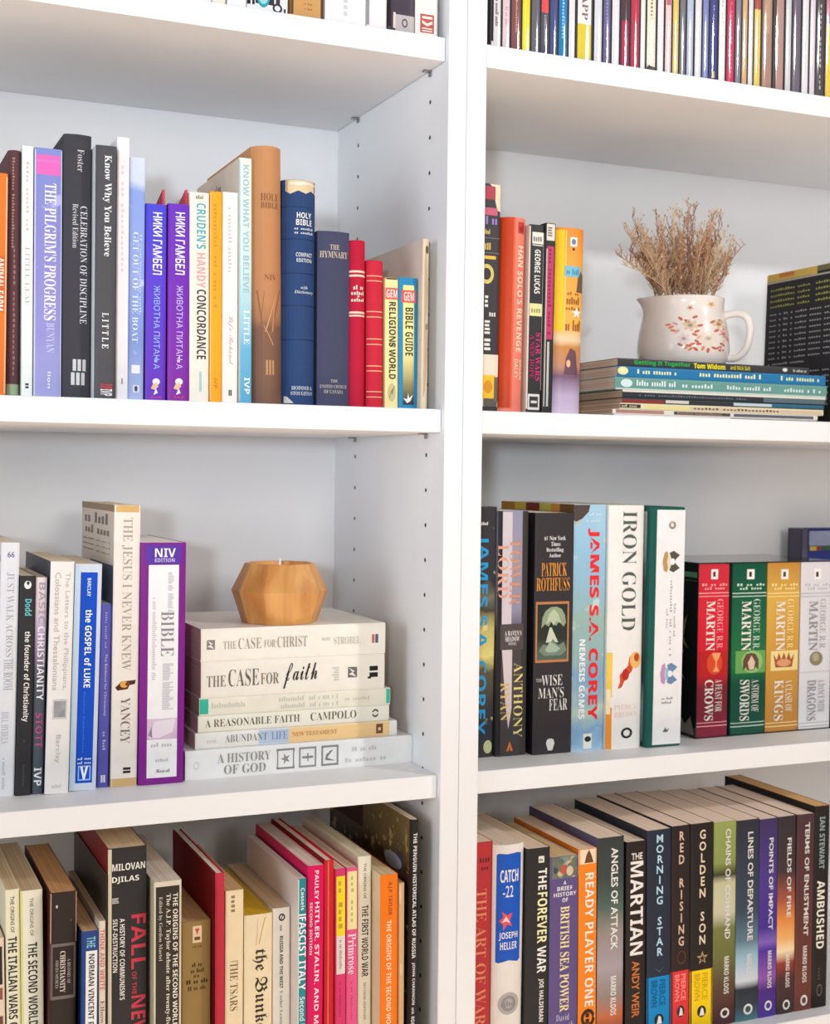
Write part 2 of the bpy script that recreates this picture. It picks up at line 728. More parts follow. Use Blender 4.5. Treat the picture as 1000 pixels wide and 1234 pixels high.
def dress(b, z, P, T_, L):
    for q in P:
        kind, s0, s1, y0, y1, c = q[:6]
        o = q[6] if len(q) > 6 else 'h'
        nm = q[7] if len(q) > 7 else None
        m = c if hasattr(c, 'node_tree') else flat(c, 0.42)
        b.put(shape2d(kind), s0, s1, z(y0), z(y1), m, o, nm)
    for q in T_:
        s, s0, s1, y0, y1, c, style, o = q[:8]
        nm = q[8] if len(q) > 8 else 'title_lettering'
        b.put(glyphs(s, style), s0, s1, z(y0), z(y1), flat(c, 0.4), o, nm, eps=0.014 + 0.0035 * b.layer)
    for q in L:
        if q[0] == 'text':
            b.side(glyphs(q[1], q[7] if len(q) > 7 else 'sans'), q[2], q[3], q[4], q[5], flat(q[6]), 'cover_text', eps=0.02)
        else:
            b.side(shape2d(q[0]), q[1], q[2], q[3], q[4], flat(q[5]), None, eps=q[6] if len(q) > 6 else 0.012)

# ------------------------------------------------------------------ the room and the two bookcases
FLOOR_Z = -140.0
mb = MB()
mb.box(-220, 240, -320, 31, FLOOR_Z - 2, FLOOR_Z, wood('floor_boards', (206, 182, 160), (228, 208, 188), 8.0, (0.2, 3.0, 1.0)))
structure(mb.build('floor'), 'warm brown wooden floor below the bookcases')
mb = MB()
mb.box(-220, 240, 29.2, 31, FLOOR_Z, 120, flat((226, 222, 216), 0.8))
structure(mb.build('wall_back'), 'plain pale wall behind the bookcases')

WB = white_board()
METAL = flat((150, 150, 152), 0.3, metal=0.8)
HOLE = flat((70, 66, 64), 0.8)
X_L0, X_L1 = -78.2, 1.79          # left case, outer faces
X_R0, X_R1 = 1.83, 82.0           # right case
W_L, W_R = 1.79, 1.915            # thickness of the uprights that meet


def side_panel(root, x0, x1, holes, oz):
    mb = MB()
    mb.box(x0, x1, 0, 28.6, FLOOR_Z, 62.0, WB, 0.06)
    # rows of little peg holes, 3.2 cm apart, on the inner face
    for face, sx in holes:
        for y in (3.9, 21.9):
            for k in range(-32, 19):
                z = oz + 3.2 * k
                n = 10
                r = 0.2
                vs = [(face + sx * 0.012, y + r * math.cos(2 * math.pi * i / n), z + r * math.sin(2 * math.pi * i / n)) for i in range(n)]
                mb.add(vs, [tuple(range(n)) if sx > 0 else tuple(range(n))[::-1]], HOLE)
    return mb.build('side_panel', root)


def shelf(root, x0, x1, zb):
    mb = MB()
    mb.box(x0 + 0.05, x1 - 0.05, FRONT, 27.95, zb, zb + T, WB, 0.05)
    return mb.build('shelf', root)


def pin(root, x, sx, y, z):
    mb = MB()
    mb.box(min(x, x + sx * 0.75), max(x, x + sx * 0.75), y - 0.3, y + 0.3, z - 0.14, z - 0.01, METAL, 0.03)
    mb.box(min(x, x + sx * 0.12), max(x, x + sx * 0.12), y - 0.3, y + 0.3, z - 0.5, z - 0.05, METAL, 0.03)
    mb.build('shelf_pin', root)


def bookcase(label, xo0, xo1, w0, w1, levels):
    root = thing('bookcase', label, 'bookcase', ((xo0 + xo1) / 2, 14, FLOOR_Z), group=None)
    kids = root
    off = root.location / K

    class Off:
        pass
    objs = []
    xi0, xi1 = xo0 + w0, xo1 - w1
    oz = at_x(518, 166, 0).z
    objs.append(side_panel(kids, xo0, xi0, [(xi0, 1)], oz))
    objs.append(side_panel(kids, xi1, xo1, [(xi1, -1)], oz))
    for zb in levels:
        objs.append(shelf(kids, xi0, xi1, zb))
    mb = MB()
    mb.box(xi0, xi1, 28.0, 28.6, FLOOR_Z + 0.2, 62, white_board('white_back_board', (243, 243, 244)))
    objs.append(mb.build('back_panel', kids))
    mb = MB()
    mb.box(xi0 + 0.02, xi1 - 0.02, 0.1, 27.9, 59.9, 61.9, WB, 0.05)
    objs.append(mb.build('top_panel', kids))
    mb = MB()
    mb.box(xi0 + 0.02, xi1 - 0.02, 3.0, 4.5, FLOOR_Z, FLOOR_Z + 7, WB, 0.05)
    objs.append(mb.build('plinth', kids))
    for zb in levels:
        for y in (3.9, 21.9):
            pin(kids, xi0, 1, y, zb)
            pin(kids, xi1, -1, y, zb)
    for o in list(root.children):
        o.location = -off * K
    return root


bookcase('tall white bookcase on the left, holding the wooden candle and the white book stack', X_L0, X_L1, 1.8, W_L,
         [ZA, ZB, ZC, ZD_L, ZD_L - 32.8, FLOOR_Z + 7])
bookcase('tall white bookcase on the right, holding the flowered jug and the disc cases', X_R0, X_R1, W_R, 1.8,
         [ZA, ZB, ZC, ZD_R - T, ZD_R - T - 32.8, FLOOR_Z + 7])

# ------------------------------------------------------------------ the books, shelf by shelf
W = (242, 241, 240)
CREAM = (236, 228, 208)
BLK = (46, 44, 46)
PB, HB, BI = 'paperback_book', 'hardcover_book', 'bible'

# ---- upper left shelf
bk('L1', PB, 'orange paperback at the far left end of the upper left shelf', (-18, 10, 208), (-21, 6.5, 478), (236, 120, 36), d=2.6,
   P=[('r', .92, .99, 212, 474, (250, 196, 150)), ('r', 0, .9, 308, 376, (214, 100, 40))],
   T=[('ANIMAL FARM', .52, .86, 310, 374, (246, 236, 226), 'bold', 'd')])
bk('L1', HB, 'dark maroon leather book with worn gilt spine beside the orange paperback', (10.8, 26, 181), (7, 24, 478), (92, 62, 66), d=2.8, hard=True,
   P=[('r', 0, 1, 463, 476, (150, 172, 140)), ('print30', .3, .5, 190, 300, (168, 120, 110), 'd'), ('print24', .45, .62, 300, 455, (150, 104, 98), 'd')])
bk('L1', PB, 'slim off-white paperback with faint grey-green title between maroon and lilac books', (27, 40.5, 176), (25, 39.5, 478), (236, 242, 236), d=2.6,
   T=[('LITTLE LEAF', .3, .68, 298, 368, (176, 190, 170), 'serif-', 'd')],
   P=[('print16', .35, .6, 195, 280, (196, 206, 192), 'd'), ('two', .35, .65, 462, 468, (70, 66, 64))])
bk('L1', PB, 'lilac paperback with a pink band at the head of its spine', (42.5, 75, 179), (40, 74, 480), (139, 137, 205), d=2.5,
   art_=([(0, (128, 140, 205)), (.35, (134, 132, 203)), (.7, (146, 142, 208)), (1, (158, 160, 214))], 30.0, .3, .38, (55.0, (176, 178, 226), .62)),
   P=[('r', 0, 1, 187, 211, (228, 104, 186)), ('r', 0, 1, 193, 196, (214, 120, 200)), ('r', 0, .05, 181, 478, (206, 206, 232)), ('r', .95, 1, 181, 478, (190, 196, 230))],
   T=[("THE PILGRIM'S PROGRESS", .36, .80, 221, 386, (240, 238, 248), 'serif', 'd'),
      ('BUNYAN', .44, .74, 389, 425, (196, 196, 232), 'serif', 'd', 'author_lettering'),
      ('lion', .5, .62, 448, 468, (236, 236, 246), 'bold', 'd', 'publisher_mark')])
bk('L1', HB, 'tallest charcoal black book, white serif title, next to the lilac paperback', (78, 110.6, 162), (75, 109, 481), (66, 65, 72), d=2.3, hard=True, sag=.3,
   T=[('Foster', .48, .72, 180, 207, (206, 204, 206), 'serif-', 'd', 'author_lettering'),
      ('CELEBRATION OF DISCIPLINE', .60, .86, 248, 390, (232, 232, 234), 'serif-', 'd'),
      ('Revised Edition', .32, .52, 246, 299, (206, 206, 208), 'serif-', 'd', 'subtitle_lettering')],
   P=[('bars', .36, .84, 433, 447, (206, 206, 208)), ('bars', .3, .8, 449, 464, (206, 206, 208))])
bk('L1', PB, 'charcoal paperback with white script-like title and wide spaced author, beside the tallest black book', (116, 140.5, 175.5), (113, 139, 481), (74, 73, 79), d=1.2, left=(232, 238, 240),
   T=[('Know Why You Believe', .34, .76, 187, 309, (238, 238, 240), 'serif', 'd'), ('L I T T L E', .36, .66, 377, 420, (236, 236, 238), 'serif', 'd', 'author_lettering'),
      ('IVP', .3, .85, 469, 477, (236, 236, 238), 'bold', 'd', 'publisher_mark'), ('IVP', .3, .85, 463, 469, (206, 60, 56), 'bold', 'd', 'publisher_mark')])
bk('L1', PB, 'tall plain white paperback right of the charcoal paperbacks', (141, 157, 165.6), (139.5, 153.5, 481), (243, 241, 244), d=2.4,
   P=[('print20', .35, .6, 200, 330, (236, 214, 222), 'd'), ('r', .45, .6, 456, 463, (176, 170, 150))])
bk('L1', PB, 'pale blue paperback with a water picture down its spine', (157.5, 175, 190), (154, 173, 481), (150, 170, 226), d=2.4,
   art_=([(0, (214, 224, 244)), (.10, (208, 220, 242)), (.14, (140, 166, 230)), (.5, (146, 168, 228)), (.75, (126, 150, 214)), (1, (168, 186, 228))], 40.0, .06, .36, (90.0, (190, 206, 240), .62)),
   T=[('GET OUT OF THE BOAT', .22, .6, 280, 413, (232, 238, 250), 'serif-', 'd'), ('If you want to walk', .62, .82, 282, 380, (206, 218, 244), 'serif-', 'd', 'subtitle_lettering')],
   P=[('r', .2, .75, 440, 450, (236, 240, 250)), ('r', .3, .72, 464, 473, (226, 230, 240)), ('e', .4, .62, 465, 472, (70, 80, 110))])
for i, (nm, col, l, r, lb, rb, lit) in enumerate([
        ('blue-violet paperback with white Cyrillic title, left one of the purple pair', (84, 62, 200), 176.5, 200.5, 174, 200, (150, 190, 250)),
        ('red-violet paperback with white Cyrillic title, right one of the purple pair', (120, 40, 176), 203.7, 228, 201, 228, (206, 190, 240))]):
    bk('L1', PB, nm, (l, r, 246), (lb, rb, 482), col, d=2.5, right=(196, 60, 80), left=(120, 40, 90), pages=(232, 214, 210), flap=(206, 70, 90),
       art_=([(0, (70, 66, 214)), (.5, (92, 56, 206)), (1, (104, 50, 190))] if i == 0 else [(0, (104, 40, 190)), (.5, (116, 34, 178)), (1, (134, 38, 160))], 10.0, .2),
       T=[('НИКИ ГАМБЕЛ', .34, .78, 256, 331, (244, 244, 252), 'sans+', 'd', 'author_lettering'), ('ЖИВОТНА ПИТАЊА', .4, .7, 344, 445, lit, 'sans', 'd')],
       P=[('e', .36, .72, 456, 464, (246, 240, 246)), ([(0, .2), (.5, 0), (1, .5), (.7, 1), (.3, .8)], .28, .66, 461, 470, (238, 200, 150)),
          ([(0, 0), (1, .3), (.6, 1)], .4, .62, 468, 476, (246, 244, 250)), ('print9', .3, .8, 477, 480, (226, 60, 90))])
bk('L1', PB, 'cream paperback with teal, pink and black title words down the spine', (229, 252, 232), (228, 252, 484), (240, 233, 219), d=2.5,
   T=[("CRUDEN'S", .34, .82, 245, 300, (66, 176, 190), 'bold', 'd'), ('HANDY', .36, .8, 305, 347, (238, 160, 168), 'bold', 'd'),
      ('CONCORDANCE', .36, .84, 349, 433, (66, 60, 58), 'bold', 'd')],
   P=[('r', .5, .62, 448, 472, (170, 206, 206)), ('print6', .3, .7, 235, 240, (120, 110, 100))])
bk('L1', PB, 'golden orange paperback right of the cream book with three-coloured title', (253.5, 268, 231), (253, 267, 484), (248, 168, 22), d=2.4,
   P=[('print26', .3, .58, 246, 372, (222, 140, 30), 'd'), ('r', 0, .08, 233, 482, (232, 200, 130))], T=[('IVP', .3, .62, 456, 468, (206, 120, 40), 'sans', 'd', 'publisher_mark')])
bk('L1', PB, 'white paperback with pink handwriting-style author, right of the orange one', (268.5, 287.6, 232), (267.5, 286.5, 485), (243, 239, 233), d=2.5,
   P=[('print18', .35, .6, 250, 330, (206, 204, 200), 'd'), ('twoup', .42, .62, 470, 477, (70, 66, 66))],
   T=[('Life Behind', .3, .72, 380, 440, (206, 168, 178), 'script', 'd', 'author_lettering')])
bk('L1', PB, 'light blue paperback fading to pale green at the head, left of the brown bible', (288.5, 304, 190.6), (287.5, 304.5, 485), (150, 200, 220), d=2.3, left=(226, 210, 190),
   art_=([(0, (226, 236, 224)), (.45, (206, 228, 226)), (.68, (150, 204, 222)), (.78, (104, 178, 212)), (1, (90, 168, 206))], 8.0, .08),
   T=[('KNOW WHAT YOU BELIEVE', .3, .76, 199, 353, (160, 196, 206), 'bold', 'd'), ('LITTLE', .36, .8, 374, 415, (240, 244, 246), 'serif', 'd', 'author_lettering'),
      ('IVP', .4, .82, 455, 475, (240, 244, 246), 'bold', 'd', 'publisher_mark')],
   P=[('r', 0, .08, 193, 483, (168, 200, 206))], L=[('print8', .45, .6, .05, .09, (150, 110, 110))])
bk('L1', BI, 'tan and brown leather bible with engraved reeds on a rounded spine', (305, 341.5, 176), (306, 343, 486), (176, 120, 78), d=1.9, hard=True, sag=.9, dep=15, pages=(200, 186, 160),
   art_=([(0, (198, 140, 92)), (.6, (190, 132, 88)), (.66, (172, 120, 84)), (.70, (128, 92, 72)), (1, (122, 88, 72))], 60.0, .05, .55),
   T=[('HOLY', .24, .86, 233, 242, (140, 92, 56), 'serif-', 'h'), ('BIBLE', .24, .86, 244, 251, (140, 92, 56), 'serif-', 'h'),
      ('NIV', .34, .76, 331, 338, (144, 96, 60), 'serif-', 'h', 'subtitle_lettering')],
   P=[([(0, 0), (.06, 0), (.5, 1), (.44, 1)], .2, .5, 352, 402, (150, 100, 64)), ([(0, 1), (.08, 1), (.5, 0), (.42, 0)], .12, .6, 350, 410, (146, 98, 62)),
      ([(0, 0), (.1, 0), (1, 1), (.9, 1)], .5, .95, 348, 404, (150, 102, 66)), ([(0, 0), (.1, 0), (.3, 1), (.2, 1)], .6, .9, 366, 400, (206, 150, 100)),
      ([(0, 0), (.1, 0), (.9, 1), (.8, 1)], .35, .8, 356, 400, (206, 150, 100)), ([(0, 1), (.07, 1), (.8, 0), (.7, 0)], .3, .75, 392, 416, (196, 142, 96)),
      ('bars', .38, .66, 434, 452, (190, 140, 96))])
bk('L1', BI, 'navy blue cloth bible with a torn cream patch at the head of its ribbed spine', (343.5, 383.5, 217), (342, 382, 487), (44, 70, 116), d=2.2, hard=True, sag=.85, dep=14, pages=(214, 204, 186),
   P=[([(0, .2), (.12, 0), (.35, .25), (.6, .05), (.8, .3), (1, .1), (1, 1), (0, 1)], .08, 1, 217, 234, (226, 204, 164)),
      ([(0, .4), (.3, .2), (.7, .5), (1, .3), (1, .7), (.5, .8), (0, .7)], .15, .95, 218, 225, (240, 232, 214)),
      ('r', 0, 1, 249, 250, (28, 48, 86)), ('r', 0, 1, 288, 289, (28, 48, 86)), ('r', 0, 1, 329, 330, (28, 48, 86)), ('r', 0, 1, 368, 369, (28, 48, 86)), ('r', 0, 1, 409, 410, (28, 48, 86)),
      ('print10', .3, .9, 274, 277, (206, 212, 224)), ('print10', .3, .9, 279, 282, (206, 212, 224)), ([(0, 0), (.7, 0), (.2, 1), (0, 1)], .06, .4, 478, 486, (220, 214, 206))],
   T=[('HOLY', .36, .82, 256, 263, (238, 236, 232), 'bold', 'h'), ('BIBLE', .34, .84, 264.5, 271.5, (238, 236, 232), 'bold', 'h'),
      ('COMPACT', .34, .86, 304.5, 309.5, (214, 216, 222), 'bold', 'h', 'subtitle_lettering'), ('EDITION', .36, .84, 311.5, 316, (214, 216, 222), 'bold', 'h', 'subtitle_lettering'),
      ('with', .48, .7, 344.5, 348.5, (204, 208, 216), 'ital', 'h', 'subtitle_lettering'), ('Dictionary', .3, .9, 350, 355, (204, 208, 216), 'ital', 'h', 'subtitle_lettering'),
      ('HODDER &', .24, .88, 465.5, 470, (206, 210, 220), 'serif', 'h', 'publisher_mark'), ('STOUGHTON', .22, .9, 472, 476.5, (206, 210, 220), 'serif', 'h', 'publisher_mark')])
bk('L1', HB, 'faded navy cloth book with gold serif title near the head, beside two red books', (384, 422.5, 279), (383, 421.5, 488), (70, 72, 98), d=2.4, hard=True, sag=.3,
   T=[('THE', .36, .66, 295, 301, (196, 178, 160), 'serif', 'h'), ('HYMNARY', .06, .94, 303, 311, (200, 182, 162), 'serif', 'h'),
      ('THE', .4, .62, 457.5, 461, (186, 176, 170), 'serif', 'h', 'publisher_mark'), ('UNITED CHURCH', .08, .92, 464, 468, (186, 176, 170), 'serif', 'h', 'publisher_mark'), ('OF CANADA', .2, .8, 470, 474.5, (186, 176, 170), 'serif', 'h', 'publisher_mark')])
bk('L1', HB, 'taller crimson book with cream double lines and lettering on a rounded spine', (422.8, 442, 289.5), (421.8, 441.2, 489), (190, 26, 58), d=2.3, hard=True, sag=.5,
   P=[('r', 0, 1, 326, 328.5, (236, 214, 190)), ('r', 0, 1, 331, 333.5, (236, 214, 190)), ('r', 0, 1, 375.5, 378, (236, 214, 190)), ('r', 0, 1, 379.5, 381.5, (236, 214, 190)),
      ('print5', .2, .85, 344, 349, (240, 224, 206)), ('print6', .1, .9, 351, 355.5, (240, 224, 206)), ('e', .4, .55, 356.5, 358.5, (240, 224, 206)), ('print6', .1, .9, 359.5, 363.5, (240, 224, 206))])
bk('L1', HB, 'shorter scarlet book with pairs of fine gold lines, second red one', (443.5, 463, 314), (442.3, 462.8, 490), (204, 40, 62), d=2.4, hard=True, sag=.4,
   P=[('r', 0.02, .98, y, y + 1.3, (232, 170, 130)) for y in (332, 338, 375, 381.5, 408, 414.5, 440.5, 446.5, 471.5, 478)])
bk('L1', PB, 'small pale yellow pocket guide with a red patch and black title', (464.5, 480, 335), (464, 479.7, 490), (238, 226, 160), d=2.4,
   P=[('r', 0, 1, 335, 337, (60, 56, 50)), ('r', 0, 1, 347, 361, (232, 92, 84)), ('e', .2, .8, 462, 484, (206, 192, 140)), ([(0, 0), (.4, .6), (.6, .3), (1, 1)], .25, .75, 464, 482, (150, 140, 96))],
   T=[('GEM', .08, .92, 349, 359, (250, 230, 220), 'bold', 'h', 'series_lettering'), ('RELIGIONS', .28, .8, 364, 418, (60, 56, 40), 'bold', 'd'),
      ('OF\nTHE', .3, .78, 412.5, 418.5, (60, 56, 40), 'bold', 'h', 'title_lettering'), ('WORLD', .28, .8, 421, 457, (60, 56, 40), 'bold', 'd')])
bk('L1', PB, 'small teal-edged pocket guide with yellow panel and red patch', (481, 503.5, 335), (480.4, 503.2, 491), (32, 136, 184), d=2.4,
   P=[('r', .22, .82, 344, 488, art([(0, (244, 232, 150)), (.55, (240, 226, 150)), (.8, (150, 140, 96)), (.95, (62, 60, 58)), (1, (50, 50, 52))], 11.0, 6.0, .05)),
      ('r', .14, .9, 350, 365, (232, 84, 78)), ([(0, .5), (.4, .4), (.5, 1), (.6, .5), (1, .9), (.7, .2), (.4, 0)], .24, .78, 474, 486, (240, 240, 236))],
   T=[('GEM', .26, .82, 352, 363, (250, 226, 216), 'bold', 'h', 'series_lettering'), ('BIBLE GUIDE', .34, .76, 371, 429, (58, 56, 44), 'bold', 'd')])
bk('L1', HB, 'tattered tall beige book at the right end, against the white panel', (509.5, 517, 288), (506, 515.2, 491), (222, 204, 176), d=1.6, dep=16, left=(226, 212, 196),
   P=[([(0, 0), (.5, .05), (1, .3), (.6, .5), (.9, .7), (.3, 1), (0, .9)], .3, .9, 294, 480, (188, 164, 134)), ('e', .4, .9, 296, 306, (110, 90, 70)), ('e', .5, .9, 390, 398, (150, 130, 104))])

# ---- candle shelf, the standing ones
bk('L2', PB, 'tall white paperback with grey serif title at the left end of the candle shelf', (2, 24, 654), (-5, 17.2, 960), (230, 233, 240), left=(226, 220, 226),
   T=[('JUST WALK ACROSS', .3, .74, 690, 792, (176, 180, 190), 'serif-', 'd'), ('THE ROOM', .26, .78, 794, 832, (168, 172, 182), 'serif-', 'd'),
      ('BILL HYBELS', .2, .6, 858, 896, (186, 190, 200), 'serif-', 'd', 'author_lettering'), ('66', .34, .72, 665, 672, (70, 90, 160), 'bold', 'h', 'publisher_mark')],
   P=[('print18', .3, .5, 914, 952, (190, 194, 204), 'd')], L=[('e', .8, .97, .04, .09, (120, 90, 120))])
bk('L2', PB, 'black paperback with white title and teal author word, rounded corners', (25, 43, 694), (18, 37.6, 959), (50, 49, 52), left=(40, 40, 42),
   T=[('Dodd', .34, .78, 722, 742, (110, 200, 206), 'bold', 'd', 'author_lettering'), ('the founder of Christianity', .26, .74, 761, 870, (240, 238, 232), 'bold', 'd')],
   P=[('e', .26, .72, 700, 710, (240, 240, 236)), ([(0, .6), (.5, 1), (1, .6), (.5, 0)], .4, .62, 700, 706, (50, 49, 52)), ('e', .44, .54, 892, 895, (90, 80, 90)), ('print14', .42, .56, 922, 948, (80, 80, 84), 'd')])
bk('L2', PB, 'slate grey paperback fading to pink-white at the head, magenta author word', (43.6, 57, 696), (38, 52, 957), (86, 96, 108),
   art_=([(0, (238, 226, 228)), (.14, (226, 210, 222)), (.26, (190, 170, 204)), (.42, (110, 108, 126)), (.5, (84, 94, 104)), (1, (78, 90, 102))], 6.0, .04),
   T=[('BASIC', .28, .84, 702, 752, (176, 166, 176), 'bold', 'd'), ('CHRISTIANITY', .24, .88, 755, 844, (242, 240, 242), 'bold', 'd'), ('STOTT', .2, .84, 859, 901, (200, 80, 130), 'bold', 'd', 'author_lettering'),
      ('IVP', .16, .82, 925, 947, (244, 244, 244), 'bold', 'd', 'publisher_mark')])
bk('L2', PB, 'white paperback with two grey title lines and a small grey picture on its spine', (61.6, 90, 677), (53.5, 82.4, 957), (240, 237, 234), left=(62, 66, 84), dep=15,
   T=[('The Letters to the Philippians,', .58, .84, 690, 832, (190, 188, 186), 'sans', 'd'), ('Colossians and Thessalonians', .2, .44, 690, 832, (186, 184, 182), 'sans', 'd'),
      ('Barclay', .36, .62, 886, 920, (190, 188, 186), 'sans', 'd', 'author_lettering')],
   P=[('r', .24, .8, 844, 866, art([(0, (180, 180, 184)), (.5, (110, 110, 114)), (.8, (196, 196, 200)), (1, (150, 150, 154))], 18.0, 30.0, 1.2)), ('box', .24, .84, 843, 867, (206, 204, 204)), ('print6', .3, .7, 945, 950, (206, 204, 202))],
   L=[('r', .25, .95, .03, .08, (70, 76, 96)), ('e', .5, .54, .05, .065, (206, 186, 110))])
bk('L2', PB, 'pale blue paperback with a bright blue title panel on its spine', (91.5, 123, 680), (83, 116, 953), (212, 222, 238), left=(170, 176, 188),
   P=[('r', .21, .84, 690, 944, (8, 78, 200), 'h', 'spine_label'), ('r', 0, .12, 684, 950, (196, 226, 246)), ('box', .3, .78, 923, 941, (150, 190, 240)), ([(0, 1), (.3, 1), (.5, .4), (.7, 1), (1, 1), (.6, 0), (.4, 0)], .38, .68, 924, 940, (246, 250, 255)),
      ('print8', .28, .8, 913, 916, (226, 236, 250)), ('print8', .28, .8, 918, 921, (226, 236, 250)), ('print30', .44, .5, 834, 908, (60, 120, 220), 'd')],
   T=[('BARCLAY', .46, .6, 697, 719, (226, 236, 250), 'bold', 'd', 'author_lettering'), ('the GOSPEL of LUKE', .42, .68, 735, 829, (250, 252, 255), 'bold', 'd')])
bk('L2', PB, 'short slim periwinkle paperback between the blue-panelled and the gold-banded books', (122.6, 135, 728), (116.6, 131, 949), (92, 92, 184), pages=(238, 238, 240),
   T=[('The Evidence for Christianity', .38, .66, 788, 863, (214, 214, 240), 'sans', 'd')],
   P=[('print16', .4, .58, 738, 782, (160, 160, 214), 'd'), ('print7', .4, .66, 882, 905, (190, 190, 226), 'd'), ('twoup', .3, .7, 934, 943, (226, 226, 244))])
bk('L2', PB, 'tallest cream paperback with gold bands at head and foot, beside the purple bible', (139, 168.8, 609), (132, 166, 948), (238, 231, 222), left=(206, 194, 180), dep=15.5,
   P=[('r', 0, 1, 609, 617.5, (214, 176, 112)), ('r', 0, 1, 938, 948, (208, 176, 124)), ([(0, .3), (.3, .9), (1, 1), (.96, .6), (.7, .5), (.6, .1), (.1, 0)], .12, .9, 820, 832, (86, 40, 34)), ('e', .3, .62, 821, 829, (224, 170, 70)), ('e', .5, .68, 822, 827, (120, 60, 40)),
      ('two', .46, .74, 925, 932, (50, 44, 42))],
   T=[('THE JESUS I NEVER KNEW', .30, .70, 624, 808, (176, 164, 152), 'serif-', 'd'), ('YANCEY', .34, .70, 841, 896, (120, 110, 104), 'serif-', 'd', 'author_lettering')],
   L=[('r', 0, 1, 0, .024, (140, 116, 86)), ('print7', .1, .86, .035, .075, (112, 98, 86), .02), ('print8', .12, .9, .085, .115, (112, 98, 86), .02), ('print26', .05, .9, .135, .142, (130, 116, 104), .02),
      ('print26', .05, .9, .155, .162, (130, 116, 104), .02), ('print26', .05, .9, .175, .182, (130, 116, 104), .02), ('r', .3, .99, .215, .36, (84, 92, 116), .016)])
bk('L2', BI, 'thick purple bible with a white spine panel, right beside the stack of white books', (171.3, 224, 654), (166.5, 222, 945), (128, 34, 140), hard=False, pages=(238, 232, 232), dep=15,
   P=[('r', .17, .84, 681, 937, (243, 242, 243), 'h', 'spine_label'), ('r', .1, .9, 657, 680, (92, 54, 166)), ('r', .17, .84, 866, 891, art([(0, (196, 196, 222)), (.45, (236, 236, 240)), (.55, (226, 200, 220)), (1, (196, 170, 200))], 18.0, 30.0, 1.0)),
      ([(0, 0), (.2, .9), (1, 1), (.9, .3), (.4, 0)], .22, .8, 867, 889, (234, 224, 234)), ([(0, .2), (.3, .8), (.4, 0)], .2, .42, 871, 889, (150, 130, 150)), ('print8', .26, .74, 895, 900, (196, 192, 196)), ('print6', .36, .66, 914, 918, (196, 192, 196)),
      ('print34', .6, .74, 690, 738, (206, 202, 208), 'd'), ('print40', .26, .36, 720, 820, (212, 208, 212), 'd'), ('print30', .5, .74, 800, 856, (206, 202, 206), 'd')],
   T=[('NIV', .3, .76, 661, 671.5, (248, 246, 250), 'bold', 'h'), ('EDITION', .3, .74, 673, 677.5, (206, 196, 232), 'bold', 'h', 'subtitle_lettering'),
      ('BIBLE', .46, .74, 737, 791, (146, 138, 146), 'serif-', 'd'), ('Royal', .38, .68, 927, 932, (110, 100, 110), 'serif-', 'h', 'publisher_mark')])

# ---- bottom left shelf
bk('L3', PB, 'book with black patch cut off by the left picture edge, bottom left shelf', (-20, 5, 1132), (-18, 6, 1234), (232, 214, 196), d=4.6, P=[('r', 0, .9, 1142, 1188, BLK), ('r', .7, .9, 1192, 1206, (150, 90, 80)), ('r', .7, .9, 1226, 1240, (120, 70, 60))])
bk('L3', PB, 'narrower of the two cream history paperbacks with condensed black titles', (6.3, 23.4, 1072), (8.5, 25.2, 1234), (236, 233, 206), d=4.6, pages=(196, 176, 140),
   P=[('r', .9, 1, 1073, 1300, (226, 224, 160))],
   T=[('THE ORIGINS OF', .34, .62, 1080, 1124, (60, 58, 50), 'sans', 'd'), ('THE ITALIAN WARS OF INDEPENDENCE', .14, .78, 1129, 1330, (52, 50, 46), 'bold', 'd')])
bk('L3', PB, 'wider of the two cream history paperbacks with condensed black titles', (24.2, 52.6, 1073), (26.2, 53.8, 1234), (237, 235, 216), d=4.6, pages=(192, 172, 138),
   P=[('r', 0, .1, 1074, 1300, (222, 222, 150))],
   T=[('THE ORIGINS OF', .42, .58, 1082, 1128, (70, 68, 60), 'sans', 'd'), ('THE SECOND WORLD WAR', .32, .74, 1136, 1262, (52, 50, 46), 'bold', 'd')])
bk('L3', HB, 'very dark brown book with a grey-framed title label on its worn spine', (60, 92.6, 1075), (58.4, 91.4, 1234), (52, 42, 40), d=3.3, left=(84, 26, 26), pages=(188, 142, 94), hard=False,
   P=[('r', 0.02, .98, 1137, 1204, (120, 112, 106), 'h', 'spine_label'), ('r', .1, .9, 1140.5, 1200, (52, 40, 40)), ('e', .2, .28, 1090, 1094, (206, 200, 190)), ('r', 0, .04, 1076, 1136, (190, 160, 130)), ('r', .96, 1, 1076, 1136, (190, 160, 130)), ('e', .76, .8, 1108, 1111, (120, 100, 60))],
   T=[('CHRISTIANITY', .38, .58, 1146, 1196, (226, 216, 206), 'serif', 'd'), ('A HISTORY OF', .66, .78, 1156, 1186, (196, 186, 176), 'serif-', 'd', 'subtitle_lettering'), ('AND ITS SOURCES', .2, .32, 1156, 1190, (196, 186, 176), 'serif-', 'd', 'subtitle_lettering')])
bk('L3', PB, 'navy blue paperback with white title strip, short, beside the dark brown book', (98.7, 119, 1122), (97.2, 118.4, 1234), (42, 72, 136), d=2.2, left=(22, 32, 66), pages=(206, 166, 122),
   P=[('r', .26, .92, 1146, 1330, (240, 240, 238), 'h', 'spine_label')],
   T=[('THE', .3, .8, 1129, 1142, (140, 200, 216), 'bold', 'd'), ('NORMAN VINCENT PEALE', .42, .76, 1150, 1256, (58, 56, 56), 'bold', 'd', 'author_lettering')])
